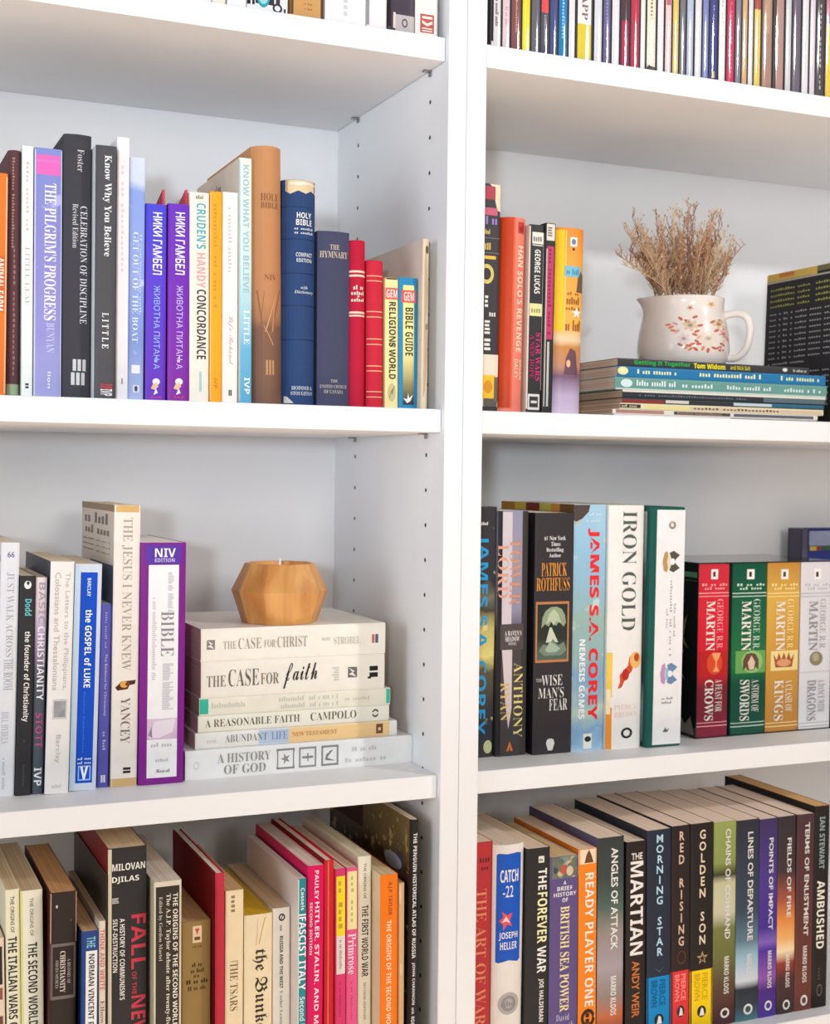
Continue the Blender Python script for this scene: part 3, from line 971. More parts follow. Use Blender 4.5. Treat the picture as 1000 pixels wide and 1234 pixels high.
bk('L3', PB, 'slim cream paperback with red title letters, right of the navy paperback', (119.7, 127, 1110), (119, 127.6, 1234), (224, 212, 196), d=2.2, pages=(214, 188, 154),
   T=[('THINK AND WRITE', .14, .84, 1120, 1193, (214, 110, 100), 'bold', 'd'), ('Elbow', .2, .8, 1206, 1234, (110, 100, 94), 'serif-', 'd', 'author_lettering')])
bk('L3', 'booklet', 'thin dark brown booklet left of the black book with big red capitals', (127.8, 129.6, 1055), (128, 129.8, 1234), (60, 48, 44), d=2.3, left=(66, 56, 50), pages=(190, 170, 140))
bk('L3', PB, 'black history book with big red capitals and white author, dark red side', (130, 177, 1021), (129.8, 176.4, 1234), (50, 48, 50), d=2.3, left=(120, 22, 26), pages=(188, 168, 136),
   P=[('r', 0, .09, 1022, 1330, (212, 204, 178)), ('print4', .1, .34, 1081, 1088, (200, 196, 190), 'd')],
   T=[('MILOVAN', .1, .96, 1040, 1048.5, (240, 236, 226), 'bold', 'h', 'author_lettering'), ('DJILAS', .1, .8, 1055.5, 1064, (240, 236, 226), 'bold', 'h', 'author_lettering'),
      ('FALL', .6, .98, 1103, 1169, (200, 60, 80), 'bold', 'd'), ('OF THE', .62, .74, 1172, 1199, (190, 60, 80), 'bold', 'd'), ('NEW CLASS', .6, .98, 1201, 1330, (200, 60, 80), 'bold', 'd'),
      ("A HISTORY OF COMMUNISM'S", .3, .43, 1106, 1204, (236, 232, 224), 'bold', 'd', 'subtitle_lettering'), ('SELF-DESTRUCTION', .12, .24, 1106, 1170, (230, 226, 216), 'bold', 'd', 'subtitle_lettering')])
bk('L3', PB, 'grey-bordered book with black panel of three white text lines', (186, 219, 1062), (185.6, 218.4, 1234), (222, 214, 192), d=1.1, left=(206, 198, 172), pages=(212, 200, 188),
   P=[('r', .06, .92, 1068, 1330, (56, 50, 44), 'h', 'spine_label')],
   T=[('THE ORIGINS OF THE SECOND WORLD WAR', .68, .86, 1077, 1262, (236, 230, 214), 'bold', 'd'), ('The A.J.P. Taylor debate after twenty-five years', .4, .6, 1077, 1262, (228, 222, 206), 'serif', 'd', 'subtitle_lettering'), ('Edited by Gordon Martel', .14, .3, 1080, 1157, (216, 208, 190), 'serif-', 'd', 'author_lettering')])
bk('L3', HB, 'olive gold book with a cream emblem patch and dark script on its spine', (220, 254, 1110), (219.6, 253.6, 1234), (158, 130, 78), d=4.2, hard=False, pages=(190, 146, 104),
   P=[('r', .36, .68, 1116, 1136, (240, 214, 180), 'h', 'spine_label'), ([(0, 1), (1, 1), (.5, 0)], .44, .6, 1119, 1127, (214, 90, 70)), ('r', .42, .62, 1129, 1133, (110, 80, 50)),
      ('print8', .36, .7, 1138, 1142, (120, 94, 50)), ('print5', .34, .7, 1160, 1165, (70, 50, 26)), ('print7', .3, .78, 1167, 1172, (62, 44, 22)), ('print5', .4, .6, 1174, 1178, (70, 50, 26)), ('print9', .14, .92, 1180, 1185, (62, 44, 22)), ('print9', .2, .84, 1188, 1193, (90, 68, 34))])
bk('L3', HB, 'crimson cloth hardcover with white page tops, in the middle of the bottom left shelf', (260.2, 270.4, 1052.5), (259.4, 271, 1234), (196, 52, 72), d=3.0, hard=True, sag=.15, left=(130, 20, 28), pages=(236, 226, 220), dep=15.5, over=.1)
bk('L3', PB, 'cream paperback titled in thin serif capitals, right of the crimson hardcover', (272, 293.8, 1073), (271.4, 292.6, 1234), (238, 220, 184), d=3.2, pages=(204, 170, 124),
   T=[('THE TSARS', .26, .7, 1160, 1218, (120, 100, 70), 'serif-', 'd')], P=[('print4', .3, .6, 1079, 1101, (150, 130, 96), 'd'), ('r', .3, .7, 1158, 1159, (170, 150, 110))])
bk('L3', PB, 'cream book with broken black lettering and mustard yellow page top', (295.4, 327.6, 1102), (293.6, 328.4, 1234), (236, 220, 184), d=3.2, pages=(206, 168, 30),
   T=[('the Bunker', .28, .84, 1144, 1250, (60, 50, 48), 'gothic', 'd')],
   P=[([(0, 0), (.2, .9), (.3, 1), (.25, .3), (.1, 0)], .4, .7, 1104, 1140, (226, 190, 190)), ([(0, 0), (.1, 0), (.9, 1), (.7, .9)], .5, .8, 1104, 1138, (206, 170, 80))])
bk('L3', PB, 'white paperback with a round black emblem above small black title', (328.8, 350, 1094), (329, 349.4, 1234), (238, 234, 224), d=3.3, pages=(206, 178, 148), left=(226, 206, 176),
   P=[('ring', .32, .7, 1101, 1110, (60, 56, 52)), ([(0, 0), (.3, 0), (1, 1), (.7, 1)], .42, .6, 1102, 1109, (60, 56, 52)), ('print4', .4, .56, 1115, 1122, (110, 106, 100), 'd')],
   T=[('RUSSIA AND THE WEST', .38, .58, 1128, 1191, (66, 62, 58), 'bold', 'd'), ('Under Lenin and', .4, .56, 1194, 1250, (120, 116, 110), 'serif-', 'd', 'subtitle_lettering')])
bk('L3', PB, 'slim teal-spined paperback with white capitals and a white side', (359.6, 369.6, 1059), (358.8, 368.8, 1234), (40, 140, 150), d=1.4, left=(232, 220, 214), pages=(222, 212, 202),
   P=[('r', 0, .1, 1060, 1330, (226, 240, 240)), ('r', .05, .95, 1101.5, 1103.5, (236, 244, 244))],
   T=[('Cassels', .3, .76, 1070, 1097, (226, 244, 244), 'bold', 'd', 'author_lettering'), ('FASCIST ITALY', .1, .94, 1105, 1193, (244, 248, 248), 'bold', 'd'), ('Second Edition', .2, .84, 1201, 1262, (214, 238, 238), 'bold', 'd', 'subtitle_lettering')])
bk('L3', PB, 'hot pink paperback with spaced white capitals on its spine', (370.4, 391.6, 1043), (369.6, 388.4, 1234), (222, 12, 92), d=1.6, pages=(220, 200, 192),
   T=[('PAULEY', .42, .66, 1049, 1084, (248, 226, 236), 'bold', 'd', 'author_lettering'), ('HITLER, STALIN, AND MUSSOLINI', .42, .72, 1087, 1296, (250, 232, 240), 'bold', 'd'), ('SECOND EDITION', .14, .3, 1087, 1150, (244, 206, 222), 'bold', 'd', 'subtitle_lettering')])
bk('L3', HB, 'slim scarlet hardcover with plain striped spine between hot pink and light pink books', (392.4, 402.4, 1037), (390.4, 403, 1234), (206, 38, 44), d=1.5, hard=True, sag=.2, left=(130, 14, 20), pages=(226, 214, 202), dep=15.5, over=.1,
   P=[('r', .3, .42, 1038, 1330, (236, 110, 90))])
bk('L3', PB, 'pink paperback with bright yellow and white spine labels', (403.4, 416.8, 1047), (403.6, 416.6, 1234), (222, 62, 120), d=2.6, pages=(226, 200, 180),
   P=[('r', .14, .94, 1056, 1128, (250, 236, 40), 'h', 'spine_label'), ('r', .14, .94, 1128, 1174, (236, 232, 226), 'h', 'spine_label'), ('print7', .34, .7, 1062, 1122, (206, 170, 70), 'd'), ('print20', .4, .66, 1133, 1168, (160, 160, 156), 'd'), ('print20', .4, .56, 1184, 1226, (190, 40, 96), 'd')])
bk('L3', PB, 'light pink paperback with a pale yellow spine label and white title', (417.6, 431, 1045.6), (417.2, 430.4, 1234), (234, 92, 146), d=2.6, pages=(228, 206, 186),
   P=[('r', .08, .94, 1050, 1120, (246, 234, 170), 'h', 'spine_label'), ('print8', .4, .66, 1056, 1114, (190, 196, 130), 'd'), ('print20', .4, .56, 1182, 1230, (206, 66, 120), 'd')],
   T=[('Primrose', .14, .86, 1125, 1174, (250, 226, 236), 'serif', 'd')])
bk('L3', PB, 'ivory history paperback with black condensed title, right of the pink ones', (431.6, 447.4, 1032), (431.2, 446.8, 1234), (240, 236, 216), d=2.8, pages=(222, 214, 186),
   T=[('THE ORIGINS OF', .42, .62, 1040, 1083, (90, 88, 80), 'sans', 'd'), ('THE FIRST WORLD WAR', .28, .78, 1091, 1177, (62, 60, 56), 'bold', 'd'), ('SECOND EDITION', .42, .6, 1184, 1228, (130, 128, 120), 'sans', 'd', 'subtitle_lettering')])
bk('L3', PB, 'orange spined paperback with cream side, near the right end of the bottom left shelf', (459, 479.4, 1054), (458, 479, 1234), (244, 124, 22), d=0.9, left=(232, 216, 182), pages=(222, 200, 160),
   T=[('A.J.P. TAYLOR', .4, .66, 1063, 1103, (150, 84, 40), 'bold', 'd', 'author_lettering'), ('THE ORIGINS OF THE SECOND WORLD WAR', .34, .62, 1109, 1268, (252, 226, 196), 'bold', 'd')])
bk('L3', PB, 'plain tan paperback between the orange one and the black atlas', (480.4, 488.8, 1064), (479.8, 488.6, 1234), (224, 188, 142), d=1.6, pages=(216, 186, 140), P=[('e', .1, .4, 1066, 1090, (244, 220, 186)), ('e', .2, .7, 1160, 1176, (240, 210, 170))])
bk('L3', PB, 'tall black atlas with white title and pictured side, at the right panel', (494.4, 505.4, 988), (490.4, 502.6, 1234), (40, 38, 36), d=1.0, dep=21, pages=(200, 190, 170), sag=.35, p=3,
   left=art([(0, (120, 100, 56)), (.12, (104, 88, 56)), (.2, (64, 50, 34)), (.24, (34, 26, 22)), (1, (20, 18, 18))], 30.0, 70.0, .12, .3, (120.0, (168, 150, 96), .6)),
   T=[('THE PENGUIN HISTORICAL ATLAS OF RUSSIA', .3, .74, 1004, 1155, (236, 232, 226), 'bold', 'd'), ('JOHN CHANNON', .3, .7, 1160, 1211, (230, 226, 220), 'bold', 'd', 'author_lettering'), ('with', .34, .66, 1214, 1222, (220, 216, 210), 'bold', 'd', 'author_lettering'), ('ROB HUDSON', .3, .7, 1225, 1262, (230, 226, 220), 'bold', 'd', 'author_lettering')],
   L=[('r', 0, .45, 0, .12, (66, 30, 26)), ('r', .86, .93, .12, .24, (70, 60, 70)), ('e', .72, .92, .135, .185, (150, 156, 176), .02)])

# ---- top left shelf (only the feet of the spines show)
for nm, lab, x0, x1, yb, col, hh, P_, T_ in [
        (PB, 'white book, first of those visible on the top left shelf', 226, 255, 0, W, 22, (), ()),
        (PB, 'narrow cream book, second of those visible on the top left shelf', 256, 272, 3, (240, 232, 220), 21, (), ()),
        (PB, 'plain white book just left of the black and teal collage spine', 274, 297, 6, (240, 242, 242), 23, [('r', .3, .7, -10, -1, (206, 206, 210))], ()),
        (PB, 'white book with black and teal collage at the spine foot', 298, 347, 12, (238, 238, 240), 24,
         [('r', .0, .08, -60, 8, (40, 38, 42)), ('r', .12, .18, -60, 8, (40, 38, 42)), ('r', .2, .66, -60, 6, (52, 46, 56)), ('e', .22, .56, -22, 10, (40, 160, 176)), ('ring', .26, .52, -18, 6, (150, 214, 220)),
          ('ring', .62, .86, 3, 15, (50, 46, 50)), ('r', .9, .95, 8, 15, (50, 46, 50)), ('r', .7, .8, -60, 4, (60, 54, 60))], ()),
        (HB, 'gold book with dark edges on the top left shelf', 351, 389, 19, (206, 156, 96), 23, [('r', 0, .07, -60, 19, (92, 74, 56)), ('r', .93, 1, -60, 21, (84, 66, 52)), ('print7', .4, .66, -3, -1, (150, 110, 60)), ('print7', .4, .66, 4, 6, (150, 110, 60)), ('print7', .4, .66, 10, 12, (150, 110, 60))], ()),
        (PB, 'white book with a faint grey column of print, beside the gold book', 392, 441, 27, (240, 241, 242), 24, [('print8', .44, .6, -40, 22, (206, 206, 212), 'd')], ()),
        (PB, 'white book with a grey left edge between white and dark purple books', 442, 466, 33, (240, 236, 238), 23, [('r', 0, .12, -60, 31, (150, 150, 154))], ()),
        (PB, 'dark purple-black book with a light grey label at the spine foot', 467, 499.5, 38, (68, 58, 72), 22, [('r', 0, .12, -60, 33, (34, 30, 34)), ('r', .28, 1, 18, 38, (190, 182, 184), 'h', 'spine_label'), ('ring', .52, .74, 22, 33, (90, 84, 88)), ('r', .2, .29, 16, 35, (226, 206, 200))], ()),
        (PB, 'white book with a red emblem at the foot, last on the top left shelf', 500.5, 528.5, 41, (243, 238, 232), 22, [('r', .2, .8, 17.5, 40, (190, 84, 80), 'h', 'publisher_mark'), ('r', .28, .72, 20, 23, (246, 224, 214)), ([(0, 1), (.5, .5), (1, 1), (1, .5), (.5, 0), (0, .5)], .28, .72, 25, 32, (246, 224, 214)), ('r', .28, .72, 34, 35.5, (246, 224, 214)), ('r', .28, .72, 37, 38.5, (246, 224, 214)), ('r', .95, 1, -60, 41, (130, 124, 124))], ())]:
    bk('TL', nm, lab, (x0 + 2.2, x1 + 2.2, yb - 200), (x0, x1, yb), col, d=1.1, h=hh, P=P_, T=T_)

# ---- jug shelf
bk('R1', PB, 'black paperback with a torn cream corner at the head, against the upright', (569, 604.5, 221), (564, 601, 492), (62, 58, 62), d=2.8, pages=(226, 206, 170),
   P=[([(.3, 1), (1, 1), (1, 0), (.8, .05), (.62, .5), (.5, .9)], .45, 1, 221, 254, (240, 224, 190)), ('r', .4, .82, 224, 240, (176, 64, 80)), ('r', .3, .9, 250, 259, (200, 96, 120)), ('print5', .4, .92, 260, 270, (150, 130, 206)),
      ('print6', .4, .66, 276, 282, (226, 200, 120)), ('print4', .4, .7, 289, 301, (222, 190, 96)), ('r', .4, .86, 308, 312, (232, 190, 80)), ('ring', .3, .8, 318, 342, (220, 200, 110)), ('r', .4, 1, 286, 287, (120, 116, 120)), ('r', .4, 1, 304, 305, (120, 116, 120)),
      ('print3', .5, .66, 356, 372, (228, 226, 220), 'd'), ('print3', .66, .9, 374, 381, (228, 226, 220)), ('print4', .5, .76, 386, 404, (228, 226, 220), 'd'), ('print3', .5, .8, 408, 424, (228, 226, 220), 'd'),
      ('r', 0, 1, 427, 490, (232, 222, 204)), ('r', .4, .92, 452, 480, (248, 196, 50)), ('e', .5, .8, 458, 474, (226, 150, 40)), ('r', .5, .98, 480, 490, (96, 92, 84)), ('r', .86, 1, 454, 484, (110, 104, 98))])
bk('R1', PB, 'tall orange-red paperback with a coral spine and cream capitals', (606, 637.5, 262), (601, 631.5, 493), (238, 132, 112), d=2.4, left=(206, 70, 26), sag=.7, p=2.4, pages=(230, 190, 150),
   P=[('r', 0, .40, 262, 492, (206, 66, 20)), ('r', .40, .47, 262, 492, (226, 100, 66)), ('r', .58, .9, 267, 281, (196, 66, 56)), ('print4', .62, .86, 269, 279, (150, 40, 40)), ('r', .0, .05, 266, 492, (170, 60, 26))],
   T=[("HAN SOLO'S REVENGE", .6, .86, 296, 424, (250, 226, 196), 'bold', 'd'), ('BRIAN', .76, .92, 433, 457, (244, 210, 176), 'bold', 'd', 'author_lettering'), ('DALEY', .54, .7, 433, 456, (244, 210, 176), 'bold', 'd', 'author_lettering')])
bk('R1', PB, 'black paperback with magenta title and worn white edges, right of the orange-red one', (638.6, 656.6, 271), (633.6, 652, 495), (52, 50, 52), d=2.4, left=(220, 210, 196), pages=(230, 220, 200),
   P=[('r', 0, .08, 273, 493, (226, 218, 206)), ('r', .94, 1, 280, 470, (206, 200, 190)), ('r', .18, .94, 280, 294, (232, 228, 216), 'h', 'spine_label'), ('print4', .26, .86, 283, 291, (110, 106, 100)), ('r', .1, .96, 366, 381, (226, 224, 160)), ('print4', .2, .86, 370, 377, (150, 150, 90)),
      ('r', .1, .88, 475, 494, (226, 222, 214), 'h', 'publisher_mark'), ('r', .2, .78, 478, 491, (60, 58, 60)), ('r', .3, .7, 483, 486, (226, 222, 214)), ('r', .2, .9, 295, 296.5, (214, 208, 198))],
   T=[('GEORGE LUCAS', .36, .74, 301, 354, (240, 238, 230), 'bold', 'd', 'author_lettering'), ('STAR WARS', .54, .88, 401, 459, (206, 50, 120), 'serif', 'd'), ('A NEW HOPE', .16, .46, 404, 456, (170, 40, 96), 'serif', 'd', 'subtitle_lettering')])
bk('R1', PB, 'thin black paperback with a long rose pink title strip', (657.4, 670.5, 269), (653, 665, 495), (48, 46, 48), d=2.2, pages=(220, 210, 196),
   P=[('r', .1, .9, 270, 290, (226, 220, 208), 'h', 'spine_label'), ('print4', .2, .8, 274, 286, (120, 116, 110), 'd'), ('r', .16, .84, 297, 409, (190, 60, 106), 'h', 'spine_label'), ('print22', .36, .66, 300, 405, (150, 30, 80), 'd'), ('r', .36, .56, 412, 490, (196, 196, 190)), ('r', .1, .2, 300, 490, (200, 190, 180))])
bk('R1', PB, 'yellow and orange paperback with a mauve landscape at the spine foot', (671.6, 706.5, 275), (666, 700.5, 495.5), (244, 168, 56), d=2.4, sag=.5, p=3, left=(246, 190, 40),
   art_=([(0, (238, 140, 50)), (.18, (244, 166, 66)), (.52, (246, 182, 84)), (.6, (240, 208, 170)), (.64, (206, 140, 70)), (.74, (196, 140, 110)), (.8, (120, 90, 116)), (.9, (196, 176, 206)), (1, (214, 196, 218))], 16.0, .10),
   P=[('r', 0, .28, 278, 400, (250, 200, 30)), ('r', .3, .34, 278, 400, (250, 214, 120)), ('r', .46, .7, 286, 297, (240, 240, 240)), ('e', .5, .66, 288, 295, (110, 130, 170)), ('r', .54, .62, 299, 302, (60, 50, 50)), ('r', .3, .86, 321, 334, (120, 190, 214), 'h', 'spine_label'),
      ('print7', .36, .8, 324, 331, (70, 130, 170)), ([(0, 0), (.2, .7), (.6, 1), (1, .8), (1, 0)], .72, 1, 326, 352, (110, 90, 70)), ('print5', .4, .84, 352, 356, (170, 110, 50)), ('print6', .38, .86, 358, 367, (160, 96, 40)), ('print6', .36, .9, 370, 374, (170, 110, 50)), ('star', .54, .94, 370, 384, (250, 244, 236)), ('print7', .36, .94, 386, 399, (170, 100, 40)),
      ([(0, 0), (.1, .6), (.4, 1), (.8, .9), (1, 0)], .36, .84, 420, 452, (110, 76, 90)), ('e', .42, .56, 434, 443, (236, 190, 150))])
bk('R1', HB, 'black book with lines of white and yellow print on its cover, behind the magazines', (1040, 1074, 308), (1034, 1066, 470), (40, 36, 38), d=3.4, h=17.6, dep=15.8, left=(40, 36, 40), pages=(226, 220, 206), hard=False,
   L=[('r', 0, .55, 0, .05, (222, 184, 90)), ('r', .55, .8, 0, .035, (120, 110, 70)), ('r', .14, .3, .004, .03, (214, 130, 70), .018), ('r', 0, 1, .052, .062, (196, 186, 170), .018)] +
     [('print34', .05, .98, .10 + .036 * i, .114 + .036 * i, (176, 176, 84), .02) for i in range(4)] +
     [('print36', .05, .98, .26 + .036 * i, .272 + .036 * i, (190, 184, 186), .02) for i in range(9)] +
     [('print18', .05, .45, .585, .597, (190, 184, 186), .02)] +
     [('print36', .05, .98, .65 + .036 * i, .662 + .036 * i, (186, 180, 182), .02) for i in range(7)])

# ---- middle right shelf
bk('R2', PB, 'black comic-art paperback with huge blue letters, against the upright', (562, 600, 610.7), (556, 594, 913.5), (58, 56, 60), d=None, pages=(226, 220, 210),
   art_=([(0, (58, 55, 58)), (.3, (60, 58, 62)), (.36, (120, 116, 96)), (.42, (70, 64, 60)), (.5, (196, 184, 110)), (.6, (226, 214, 130)), (.66, (96, 90, 70)), (.76, (70, 66, 60)), (.9, (54, 56, 66)), (1, (60, 62, 66))], 26.0, .22, .36, (70.0, (216, 206, 140), .64)),
   T=[('JAMES S.A. COREY', .34, .74, 645, 886, (44, 156, 214), 'bold', 'd', 'author_lettering')], P=[('print6', .45, .72, 629, 633, (236, 236, 236)), ('e', .7, .98, 893, 909, (196, 200, 150))])
bk('R2', PB, 'dark fantasy paperback with a pale sword and orange outlined letters', (600.6, 637, 615.5), (596.6, 633.6, 911), (66, 64, 66), d=None, pages=(236, 230, 222),
   art_=([(0, (150, 150, 176)), (.2, (160, 156, 172)), (.4, (150, 148, 170)), (.5, (74, 70, 74)), (.7, (84, 78, 80)), (1, (66, 64, 64))], 20.0, .1, .36),
   P=[('r', 0, .14, 616, 909, (40, 38, 40)), ('r', .8, 1, 616, 909, (62, 60, 60)), ('r', .14, .46, 617, 752, (214, 204, 210)), ([(0, 1), (1, 1), (1, .25), (.7, 0), (.4, .3)], .16, .5, 783, 878, (222, 206, 208)),
      ('r', .1, .86, 752, 783, (86, 78, 78)), ([(0, 0), (.35, 0), (.5, .5), (.65, 0), (1, 0), (.5, 1)], .34, .56, 893, 905, (224, 124, 56), 'h', 'publisher_mark')],
   T=[('TOWER', .38, .76, 649, 730, (216, 150, 120), 'serif-', 'd'), ('LORD', .0, .34, 656, 721, (226, 164, 140), 'serif-', 'd'), ("A RAVEN'S", .24, .8, 760, 766, (236, 232, 228), 'serif', 'h', 'subtitle_lettering'), ('SHADOW', .26, .74, 767, 773, (236, 232, 228), 'serif', 'h', 'subtitle_lettering'), ('NOVEL', .36, .64, 774, 777.5, (226, 222, 218), 'serif', 'h', 'subtitle_lettering'),
      ('ANTHONY', .56, .86, 799, 889, (240, 222, 140), 'serif-', 'd', 'author_lettering'), ('RYAN', .12, .42, 822, 868, (226, 196, 120), 'serif-', 'd', 'author_lettering')])
bk('R2', PB, 'thick black paperback with orange author name above a framed green picture', (646, 692, 618), (641.6, 688, 908.5), (58, 53, 56), d=None, left=(36, 33, 36), pages=(232, 224, 210),
   P=[('r', .04, .9, 725, 798, (196, 130, 86), 'h', 'spine_picture'), ('r', .08, .86, 728, 795, art([(0, (40, 44, 40)), (.44, (50, 56, 50)), (.5, (86, 100, 86)), (.56, (90, 110, 96)), (.62, (40, 46, 42)), (1, (40, 44, 42))], 20.0, 18.0, .05)),
      ([(0, .0), (.04, .5), (.16, .8), (.36, .97), (.6, 1), (.82, .88), (.95, .6), (1, .25), (.9, .05), (.72, .3), (.6, .1), (.42, .34), (.3, .08), (.14, .2)], .18, .82, 731, 757, (150, 166, 136)),
      ([(0, .1), (.2, .7), (.5, 1), (.8, .7), (1, .1), (.7, .3), (.5, 0), (.3, .3)], .3, .7, 734, 754, (190, 202, 172)), ([(0, 0), (.3, 1), (.45, 1), (1, 0)], .3, .62, 756, 774, (206, 214, 190)),
      ([(0, .3), (.15, .7), (.35, .6), (.5, 1), (.7, .6), (.9, .8), (1, .3), (.8, 0), (.2, 0)], .12, .84, 770, 790, (120, 140, 122)), ([(0, .2), (.3, .9), (.6, .7), (1, .3), (.7, 0), (.2, 0)], .28, .68, 772, 786, (170, 186, 166)),
      ([(.1, .9), (.3, 1), (.7, 1), (.9, .9), (1, .6), (.75, 0), (.25, 0), (0, .6)], .34, .56, 890, 904, (226, 224, 220), 'h', 'publisher_mark')],
   T=[('#1 New York', .22, .78, 646, 651.5, (240, 238, 236), 'serif', 'h', 'subtitle_lettering'), ('Times', .4, .64, 653, 658, (240, 238, 236), 'serif', 'h', 'subtitle_lettering'), ('Bestselling', .28, .72, 660, 666, (240, 238, 236), 'serif', 'h', 'subtitle_lettering'), ('Author', .35, .66, 667, 671.5, (240, 238, 236), 'serif', 'h', 'subtitle_lettering'),
      ('PATRICK', .16, .82, 678, 694.5, (240, 162, 66), 'serif-', 'h', 'author_lettering'), ('ROTHFUSS', .04, .9, 696, 712, (240, 160, 60), 'serif-', 'h', 'author_lettering'),
      ('THE', .06, .22, 817, 821, (206, 204, 202), 'serif-', 'h'), ('WISE', .2, .74, 813, 826, (236, 234, 230), 'serif-', 'h'), ("MAN'S", .12, .78, 828, 841, (236, 234, 230), 'serif-', 'h'), ('FEAR', .4, .88, 842, 856, (236, 234, 230), 'serif-', 'h')])
bk('R2', PB, 'pale blue comic-art paperback with huge red letters and a torn dark corner', (692.6, 733, 608), (688.4, 728.4, 904.5), (150, 190, 214), d=None, dep=15.5, pages=(232, 226, 214), left=(110, 76, 40),
   art_=([(0, (166, 204, 226)), (.2, (150, 196, 222)), (.34, (150, 190, 210)), (.45, (156, 186, 176)), (.6, (150, 184, 186)), (.72, (130, 170, 200)), (.85, (186, 206, 190)), (.92, (130, 170, 206)), (1, (170, 206, 230))], 30.0, .3, .38, (60.0, (196, 216, 214), .6)),
   P=[([(0, .1), (0, 1), (1, 1), (.9, .6), (.5, .2), (.1, 0)], 0, .48, 608.5, 629, (82, 70, 66)), ([(0, 0), (0, .2), (.5, .4), (.8, .8), (.4, .2)], 0, .4, 622, 632, (214, 190, 140)), ('print8', .46, .84, 618, 621, (214, 230, 240)), ('r', .36, .62, 884, 902, (234, 236, 226), 'h', 'publisher_mark'), ('e', .4, .6, 887, 894, (46, 48, 50)), ('print10', .36, .8, 626, 629, (206, 226, 238))],
   T=[('JAMES S.A. COREY', .42, .78, 637, 868, (236, 48, 52), 'bold+', 'd', 'author_lettering'), ('NEMESIS GAMES', .2, .38, 770, 866, (240, 244, 246), 'bold+', 'd')],
   L=[('r', .0, .2, 0, .04, (190, 130, 40)), ('r', .2, .36, 0, .04, (214, 184, 70), .018), ('r', .36, .55, 0, .04, (120, 40, 30), .018), ('r', .55, .7, 0, .04, (190, 190, 90), .018), ('r', .7, .82, 0, .04, (206, 140, 60), .018)])
bk('R2', HB, 'white hardcover with large thin serif title and a small red-orange figure', (734.6, 778, 609), (729.6, 773, 902.5), (240, 237, 233), d=None, hard=False, sag=.3, p=4,
   P=[('r', 0, .14, 786, 840, (246, 206, 90)), ('r', 0, .14, 852, 902, (240, 150, 50)), ('r', 0, .1, 830, 860, (248, 232, 190)),
      ([(0, 0), (.12, .2), (.1, .4), (.5, .66), (.56, .9), (.8, 1), (1, .86), (.8, .74), (.7, .5), (.4, .3), (.2, .04)], .28, .86, 788, 830, (214, 84, 50)), ('e', .62, .96, 786, 806, (246, 190, 110)), ('e', .74, .9, 788, 798, (190, 80, 40)), ('e', .4, .6, 806, 820, (190, 50, 40)), ('ring', .4, .72, 877, 890, (40, 44, 42), 'h', 'publisher_mark')],
   T=[('IRON GOLD', .36, .76, 616, 760, (90, 96, 88), 'serif-', 'd'), ('PIERCE', .2, .86, 849, 855.5, (240, 214, 206), 'serif-', 'h', 'author_lettering'), ('BROWN', .2, .86, 857.5, 864, (240, 214, 206), 'serif-', 'h', 'author_lettering')])

# ---- bottom right shelf
bk('R3', PB, 'red book with gold serif title, against the upright on the bottom right shelf', (563, 594, 1015), (560, 591.5, 1234), (186, 54, 60), d=D_R3, pages=(222, 206, 186),
   P=[('r', .94, 1, 1016, 1290, (140, 50, 50)), ('print4', .5, .9, 1032, 1040, (90, 40, 40)), ('print3', .55, .85, 1044, 1049, (90, 40, 40))], T=[('THE ART OF WAR', .38, .78, 1072, 1236, (226, 140, 104), 'serif-', 'd')])
bk('R3', HB, 'white book with a blue spine panel and grey ball emblem', (595.4, 634, 1018), (592.2, 630.4, 1234), (236, 232, 226), d=D_R3, hard=False, sag=.5, p=2.6, pages=(220, 206, 190),
   P=[([(0, .01), (.1, 0), (.5, .02), (.9, 0), (1, .02), (1, .99), (.8, 1), (.4, .99), (.1, 1), (0, .99)], .12, .88, 1028, 1160, (30, 92, 200), 'h', 'spine_label'), ('e', .2, .86, 1196, 1223, (180, 178, 178)), ('ring', .3, .76, 1200, 1219, (150, 148, 150)), ('print6', .3, .76, 1206, 1213, (140, 138, 140)),
      ([(0, .5), (.3, .7), (.2, 1), (.6, .8), (1, .9), (.8, .5), (1, .2), (.6, .3), (.3, 0), (.3, .3)], .2, .6, 1098, 1121, (232, 90, 100)), ([(0, .4), (.5, 1), (1, .3), (.5, .5)], .28, .54, 1104, 1116, (246, 220, 224))],
   T=[('CATCH', .22, .78, 1048, 1063, (244, 246, 250), 'bold', 'h'), ('-22', .3, .62, 1067, 1081, (244, 246, 250), 'bold', 'h'), ('JOSEPH', .2, .78, 1123, 1133, (236, 240, 250), 'bold', 'h', 'author_lettering'), ('HELLER', .24, .76, 1135, 1144, (236, 240, 250), 'bold', 'h', 'author_lettering')])
bk('R3', PB, 'black paperback with white and pale yellow bold title, beside the purple one', (635.4, 663, 1022), (631.6, 660, 1234), (48, 47, 48), d=D_R3, pages=(226, 206, 182),
   P=[('r', .5, .74, 1032, 1040, (232, 230, 222)), ('print2', .54, .7, 1034, 1038, (60, 60, 60))],
   T=[('THE', .5, .86, 1047, 1073, (244, 242, 236), 'bold', 'd'), ('FOREVER', .48, .9, 1076, 1137, (246, 242, 190), 'bold', 'd'), ('WAR', .5, .88, 1141, 1173, (244, 242, 240), 'bold', 'd'), ('JOE HALDEMAN', .56, .8, 1180, 1232, (240, 238, 236), 'bold', 'd', 'author_lettering')])
